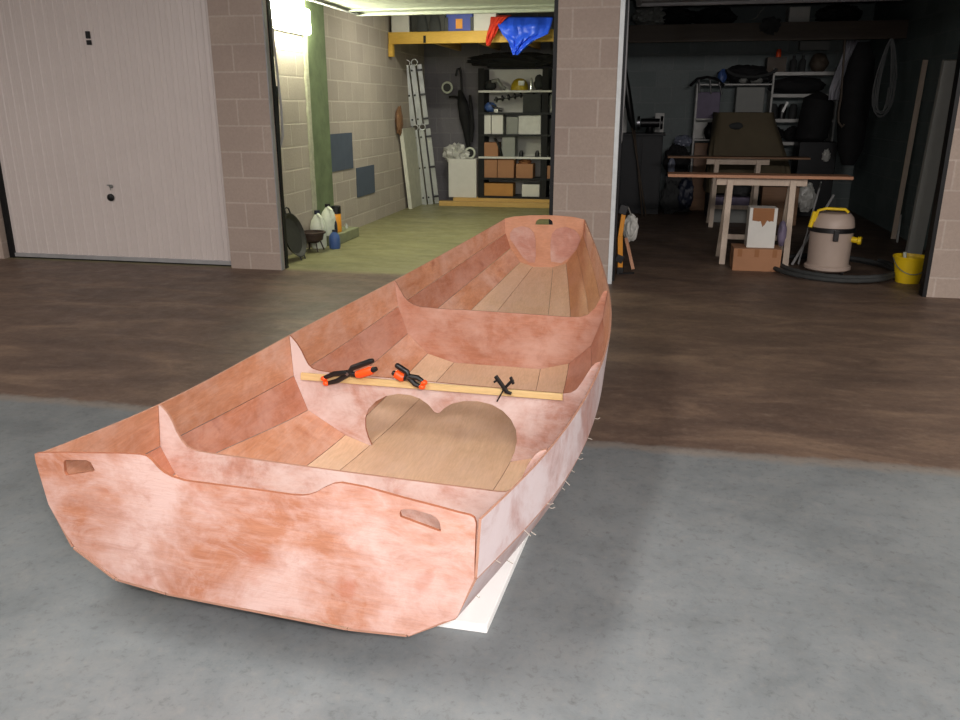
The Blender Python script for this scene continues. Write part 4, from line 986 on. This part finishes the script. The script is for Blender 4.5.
# vacuum cleaner
vc = PZ(829.5, 277); vx, vy = vc.x+.01, vc.y+.2
R_v = .19
vz = lambda y: PY(829, y, vy-.15).z
va = thing('vacuum_cleaner', (vx, vy, 0), 'grey-beige drum vacuum cleaner with a yellow handle on the garage floor', 'vacuum cleaner')
zbnd = vz(232); ztopv = vz(212)
m = MB(); m.lathe([(0,.03),(.17,.03),(.2,.05),(.2,.075),(.178,.09),(.185,zbnd-.02),(.19,zbnd),(0,zbnd)], (vx,vy,0), 40); link('drum', m, [M['vac']], va)
m = MB(); m.lathe([(.185,zbnd-.012),(.2,zbnd-.008),(.2,zbnd+.028),(.185,zbnd+.034)], (vx,vy,0), 40); link('rim_band', m, [M['blk']], va)
m = MB(); m.lathe([(.188,zbnd+.03),(.187,zbnd+.06),(.172,zbnd+.12),(.14,zbnd+.155),(0,zbnd+.165)], (vx,vy,0), 40); link('motor_head', m, [M['vac']], va)
m = MB(); m.box(vx-.022, vx+.022, vy-.215, vy-.18, zbnd-.075, zbnd+.02); link('latch', m, [M['blk']], va, bevel=.005)
m = MB(); zt2 = zbnd+.2; m.tube([(vx-.17,vy-.06,zbnd+.08),(vx-.15,vy-.08,zt2-.02),(vx-.09,vy-.1,zt2),(vx+.07,vy-.1,zt2-.004),(vx+.10,vy-.09,zt2-.03)], .013, 10); link('handle', m, [M['yellow']], va)
m = MB(); m.tube([(vx-.2,vy-.06,zbnd+.03),(vx-.175,vy-.07,zt2-.03)], .02, 10); link('handle_root', m, [M['yellow']], va)
m = MB(); m.tube([(vx+.16,vy-.08,zbnd-.07),(vx+.205,vy-.10,zbnd-.075),(vx+.21,vy-.10,zbnd-.075),(vx+.235,vy-.11,zbnd-.075)], [.026,.026,.036,.036], 16); link('inlet', m, [M['yellow']], va)
for k in range(4):
    a = PI/4+k*PI/2; c = Vector((vx+.15*math.cos(a), vy+.15*math.sin(a), .027)); m = MB(); m.tube([c-Vector((.012,0,0)), c+Vector((.012,0,0))], .026, 14); link('caster', m, [M['blk']], va)
# hose ring on the floor
hc = PZ(838, 276); hw = .53
pts = []
for i in range(110):
    t = 2*PI*i/55+.6; r = 1+.05*math.sin(i*.07); k = i/110
    pts.append(Vector((hc.x+hw*r*math.cos(t)*(1-.07*k), 7.93+.62*r*math.sin(t)*(1-.05*k), .025+.045*k)))
m = MB(); m.tube(pts, [.022 if i % 2 else .019 for i in range(110)], 10); m_h = one('vacuum_hose', m, 'dgrey', 'dark ribbed hose coiled on the floor round the vacuum cleaner', 'hose', (hc.x, 7.98, 0))
# chrome tubes
for i, (a, b, lb_) in enumerate((((833.5,195.5),(814,228),'shiny chrome tube leaning above the vacuum cleaner, right one'), ((821,182),(810,222),'thinner dull tube leaning left of the shiny chrome tube'))):
    p1 = PY(*a, 8.95); p0 = PY(*b, 8.55); dv_ = (p0-p1).normalized(); p0 = p0+dv_*((p0.z-.02)/max(.05, -dv_.z))
    m = MB(); m.tube([p0, p1], .013 if i == 0 else .009, 10); one('steel_tube', m, 'steelbar', lb_, 'tube', p0)
lump('pale_bag', 'pale bag on the floor far behind the vacuum cleaner', 'bag', 808, 184, 212, .11, 11.4, 'poly', 15, z0=0)
lump('white_glove', 'small whitish rag hooked on the black cupboard behind the vacuum', 'rag', 827, 150, 164, .05, 12.08, 'poly', 19, z0=.75)
onr('dark_cupboard', 'black cupboard behind the vacuum cleaner', 'cupboard', (800, 142, 838), 12.1, .5, 'dark_steel', 0, bevel=.006)
# yellow bucket
bc = PZ(910.5, 284.5); bc.y += .11; bk = thing('bucket', (bc.x, bc.y, 0), 'yellow plastic bucket with a wire handle beside the right pillar', 'bucket')
m = MB(); m.lathe([(0,.004),(.095,.0),(.135,.23),(.142,.23),(.142,.218),(.128,.2),(.09,.012),(0,.012)], (bc.x,bc.y,0), 36); link('bucket_body', m, [M['yellow']], bk)
m = MB(); m.tube([(bc.x+.137*math.cos(t), bc.y-.137*abs(math.sin(t)), .21-.12*math.sin(t)) for t in [PI*i/16 for i in range(17)]], .004, 6); link('handle', m, [M['galv']], bk)
m = MB(); p0 = Vector((bc.x-.02, bc.y+.02, .03)); m.tube([p0, PY(905, 252, bc.y+.05)], .014, 8); one('white_brush', m, 'jug', 'short pale handle sticking out of the yellow bucket', 'brush', p0)
# long pole and grey pipe along the right wall
p0 = PZ(893, 240, 0); p0.z = .012; p1 = PX(925.5, 60, RX-.05)
m = MB(); m.bar(p0, p1, .012, .055, (0, 1, 0)); one('long_lath', m, 'pine_pale', 'long thin lath leaning on the right garage wall', 'lath', p0)
p0 = PZ(897, 243, 0); p0.z = .01; m = MB(); m.tube([p0, PX(901, 215, p0.x+.06)], .012, 6); one('short_lath', m, 'shelf_w', 'short pale strip at the foot of the long lath', 'strip', p0)
m = MB(); pa, pb = PY(952, 60, 7.6), PY(914, 250, 7.9); m.bar(pb+(pb-pa).normalized()*.22, pa, .125, .06, (1,0,0)); one('grey_pipe', m, 'grey_box', 'grey square pipe slanting down towards the yellow bucket', 'pipe', pb)
# hanging things near the right wall
def coil(cx, cy, Y, rx, rz, n, mat, label):
    q = PY(cx, cy, Y); m = MB(); pts = []
    for i in range(n*24):
        t = 2*PI*i/24; k = i/(n*24); h_ = .35*math.sin(int(i/24)*2.4); pts.append(q+Vector((rx*(1-.6*k+.1*h_)*math.cos(t)*(.35+.65*(1-math.sin(t))/2), .03*k, rz*((1-.12*k)*math.sin(t)+.1*h_*(1-math.sin(t))))))
    m.tube(pts, .007, 6); return one('hanging_rope', m, mat, label, 'rope', q)
coil(886, 78, 10.4, .17, .42, 6, 'dgrey_rope', 'grey rope coil hanging on the right garage wall')
cvs = drape('clear_sheet', [(848,860,40,11.9),(842,858,55,11.85),(835,853,72,11.85),(829,846,90,11.85),(828,842,100,11.85)], 'sheetf', 'pale plastic sheet hanging from the right loft', 'sheet', 3, .06)
def coat(label, pts, Y, mat, seed):
    m = MB(); m.tube([PY(x, y, Y) for x, y, r in pts], [r for x, y, r in pts], 14)
    for i, v in enumerate(m.v): m.v[i] = v+Vector((noise.noise(v*4+Vector((seed,0,0)))*.05, noise.noise(v*4+Vector((0,seed,0)))*.05, 0))
    return one('hanging_coat', m, mat, label, 'coat', PY(pts[0][0], pts[0][1], Y))
coat('long black coat hanging from the right loft beside the pale sheet', [(863,42,.06),(861,60,.15),(857,90,.2),(852,120,.2),(850,150,.16),(848,165,.08)], 11.6, 'blackf', 2)
coat('dark cloth hanging before the right shelving bay', [(822,94,.08),(818,100,.2),(815,118,.22),(812,138,.2),(812,143,.1)], 12.2, 'blackf', 5)
m = MB(); m.tube([PY(x, y, 11.35) for x, y in ((845,40),(843,70),(841,98),(838.5,112),(838.5,122),(842,127),(844,124))], .014, 6); one('belt', m, 'beam_dk', 'dull tan strap hanging in front of the black coat', 'strap', PY(841,98,11.35))
# yellow tool by the pillar with white bag
yt = thing('yellow_level', PZ(620.5, 276), 'tall yellow and black tool standing just inside the right garage by the pillar', 'tool')
YT = 7.5
def y_(x, y, Y=7.42): return PY(x, y, Y)
m = MB(); m.bar(y_(620.2,268), y_(620.3,236), .045, .03, (1,0,0)); m.bar(y_(620.3,236), y_(624,212), .04, .03, (1,0,0)); link('yellow_body', m, [M['orange_can']], yt, bevel=.004)
m = MB(); m.bar(y_(619.8,276.3), y_(620.5,267), .06, .045, (1,0,0)); m.bar(y_(618,262), y_(621,255), .07, .05, (1,0,0)); m.bar(y_(622,214), y_(625,205), .07, .045, (1,0,0)); m.bar(y_(617.3,262), y_(619.3,232), .012, .02, (1,0,0)); link('black_fittings', m, [M['blk']], yt, bevel=.004)
m = MB(); m.bar((y_(619,277).x, 7.4, .008), (y_(633,277).x, 7.46, .008), .04, .014); link('base_plate', m, [M['dark_steel']], yt)
q = y_(631, 228, 7.8); m = MB(); m.blob(q, (.065,.06,.125), .2, 2.5, 4, 4, fold=.3); m.tube([y_(624.5,208), y_(628,207,7.55), (q.x, q.y, q.z+.11)], .006, 6); one('white_plastic_bag', m, 'poly', 'white plastic bag hanging behind the yellow tool', 'bag', q)
p0 = y_(633, 272, 7.6); p0.z = .012
m = MB(); m.bar(p0, y_(626, 238, 7.7), .03, .015, (1,0,0)); one('wood_offcut', m, 'wood_red', 'short reddish stick leaning beside the yellow tool', 'stick', p0)
# ------------------------------------------------------------------ light and camera
def area(name, loc, rot, sx, sy, power, rgb):
    l = bpy.data.lights.new(name, 'AREA'); l.shape = 'RECTANGLE'; l.size = sx; l.size_y = sy; l.energy = power; l.color = rgb
    o = bpy.data.objects.new(name, l); COL.objects.link(o); o.location = loc; o.rotation_euler = rot; return o
area('corridor_lamp_near', (-1.5, 1.0, CZ-.12), (math.radians(14), 0, 0), .35, 2.6, 125, (1, .95, .9))
area('corridor_lamp_rear', (1.6, -1.6, CZ-.12), (math.radians(28), 0, math.radians(12)), 2.4, .5, 310, (1, .93, .9))
area('corridor_lamp_right', (4.3, 2.8, CZ-.12), (math.radians(10), 0, 0), .35, 2.4, 150, (1, .94, .88))
area('garage_fill_light', (-2.1, 9.9, CZ-.06), (0, 0, 0), 1.2, .12, 45, (1, .96, .80))  # added fill without a fixture, brightens the left garage and loft
area('corridor_lamp_left', (-6.2, 2.5, CZ-.12), (math.radians(14), 0, 0), .35, 1.6, 130, (1, .92, .86))
l = bpy.data.lights.new('camera_flash', 'SPOT'); l.energy = 115; l.spot_size = math.radians(95); l.spot_blend = .8; l.shadow_soft_size = .02; l.color = (1, .96, .95)
o = bpy.data.objects.new('camera_flash', l); COL.objects.link(o); o.location = CAM+UP*.05+RT*.05-FW*.02
o.rotation_euler = FW.to_track_quat('-Z', 'Y').to_euler()
w = bpy.data.worlds.new('world'); bpy.context.scene.world = w; w.use_nodes = True
w.node_tree.nodes['Background'].inputs[0].default_value = (.5, .52, .6, 1); w.node_tree.nodes['Background'].inputs[1].default_value = .05
cd = bpy.data.cameras.new('camera'); cam = bpy.data.objects.new('camera', cd); COL.objects.link(cam)
cam.location = CAM; cd.sensor_fit = 'HORIZONTAL'; cd.sensor_width = 36; cd.lens = FP*36/960; cd.clip_start = .02
cam.matrix_world = Matrix((( RT.x, UP.x, -FW.x, CAM.x), (RT.y, UP.y, -FW.y, CAM.y), (RT.z, UP.z, -FW.z, CAM.z), (0,0,0,1)))
sc = bpy.context.scene; sc.camera = cam
sc.view_settings.view_transform = 'Standard'; sc.view_settings.look = 'None'; sc.view_settings.exposure = 0.0; sc.view_settings.gamma = 1
sc.view_settings.use_curve_mapping = False
sc.cycles.use_denoising = True; sc.cycles.max_bounces = 6; sc.cycles.sample_clamp_indirect = 6
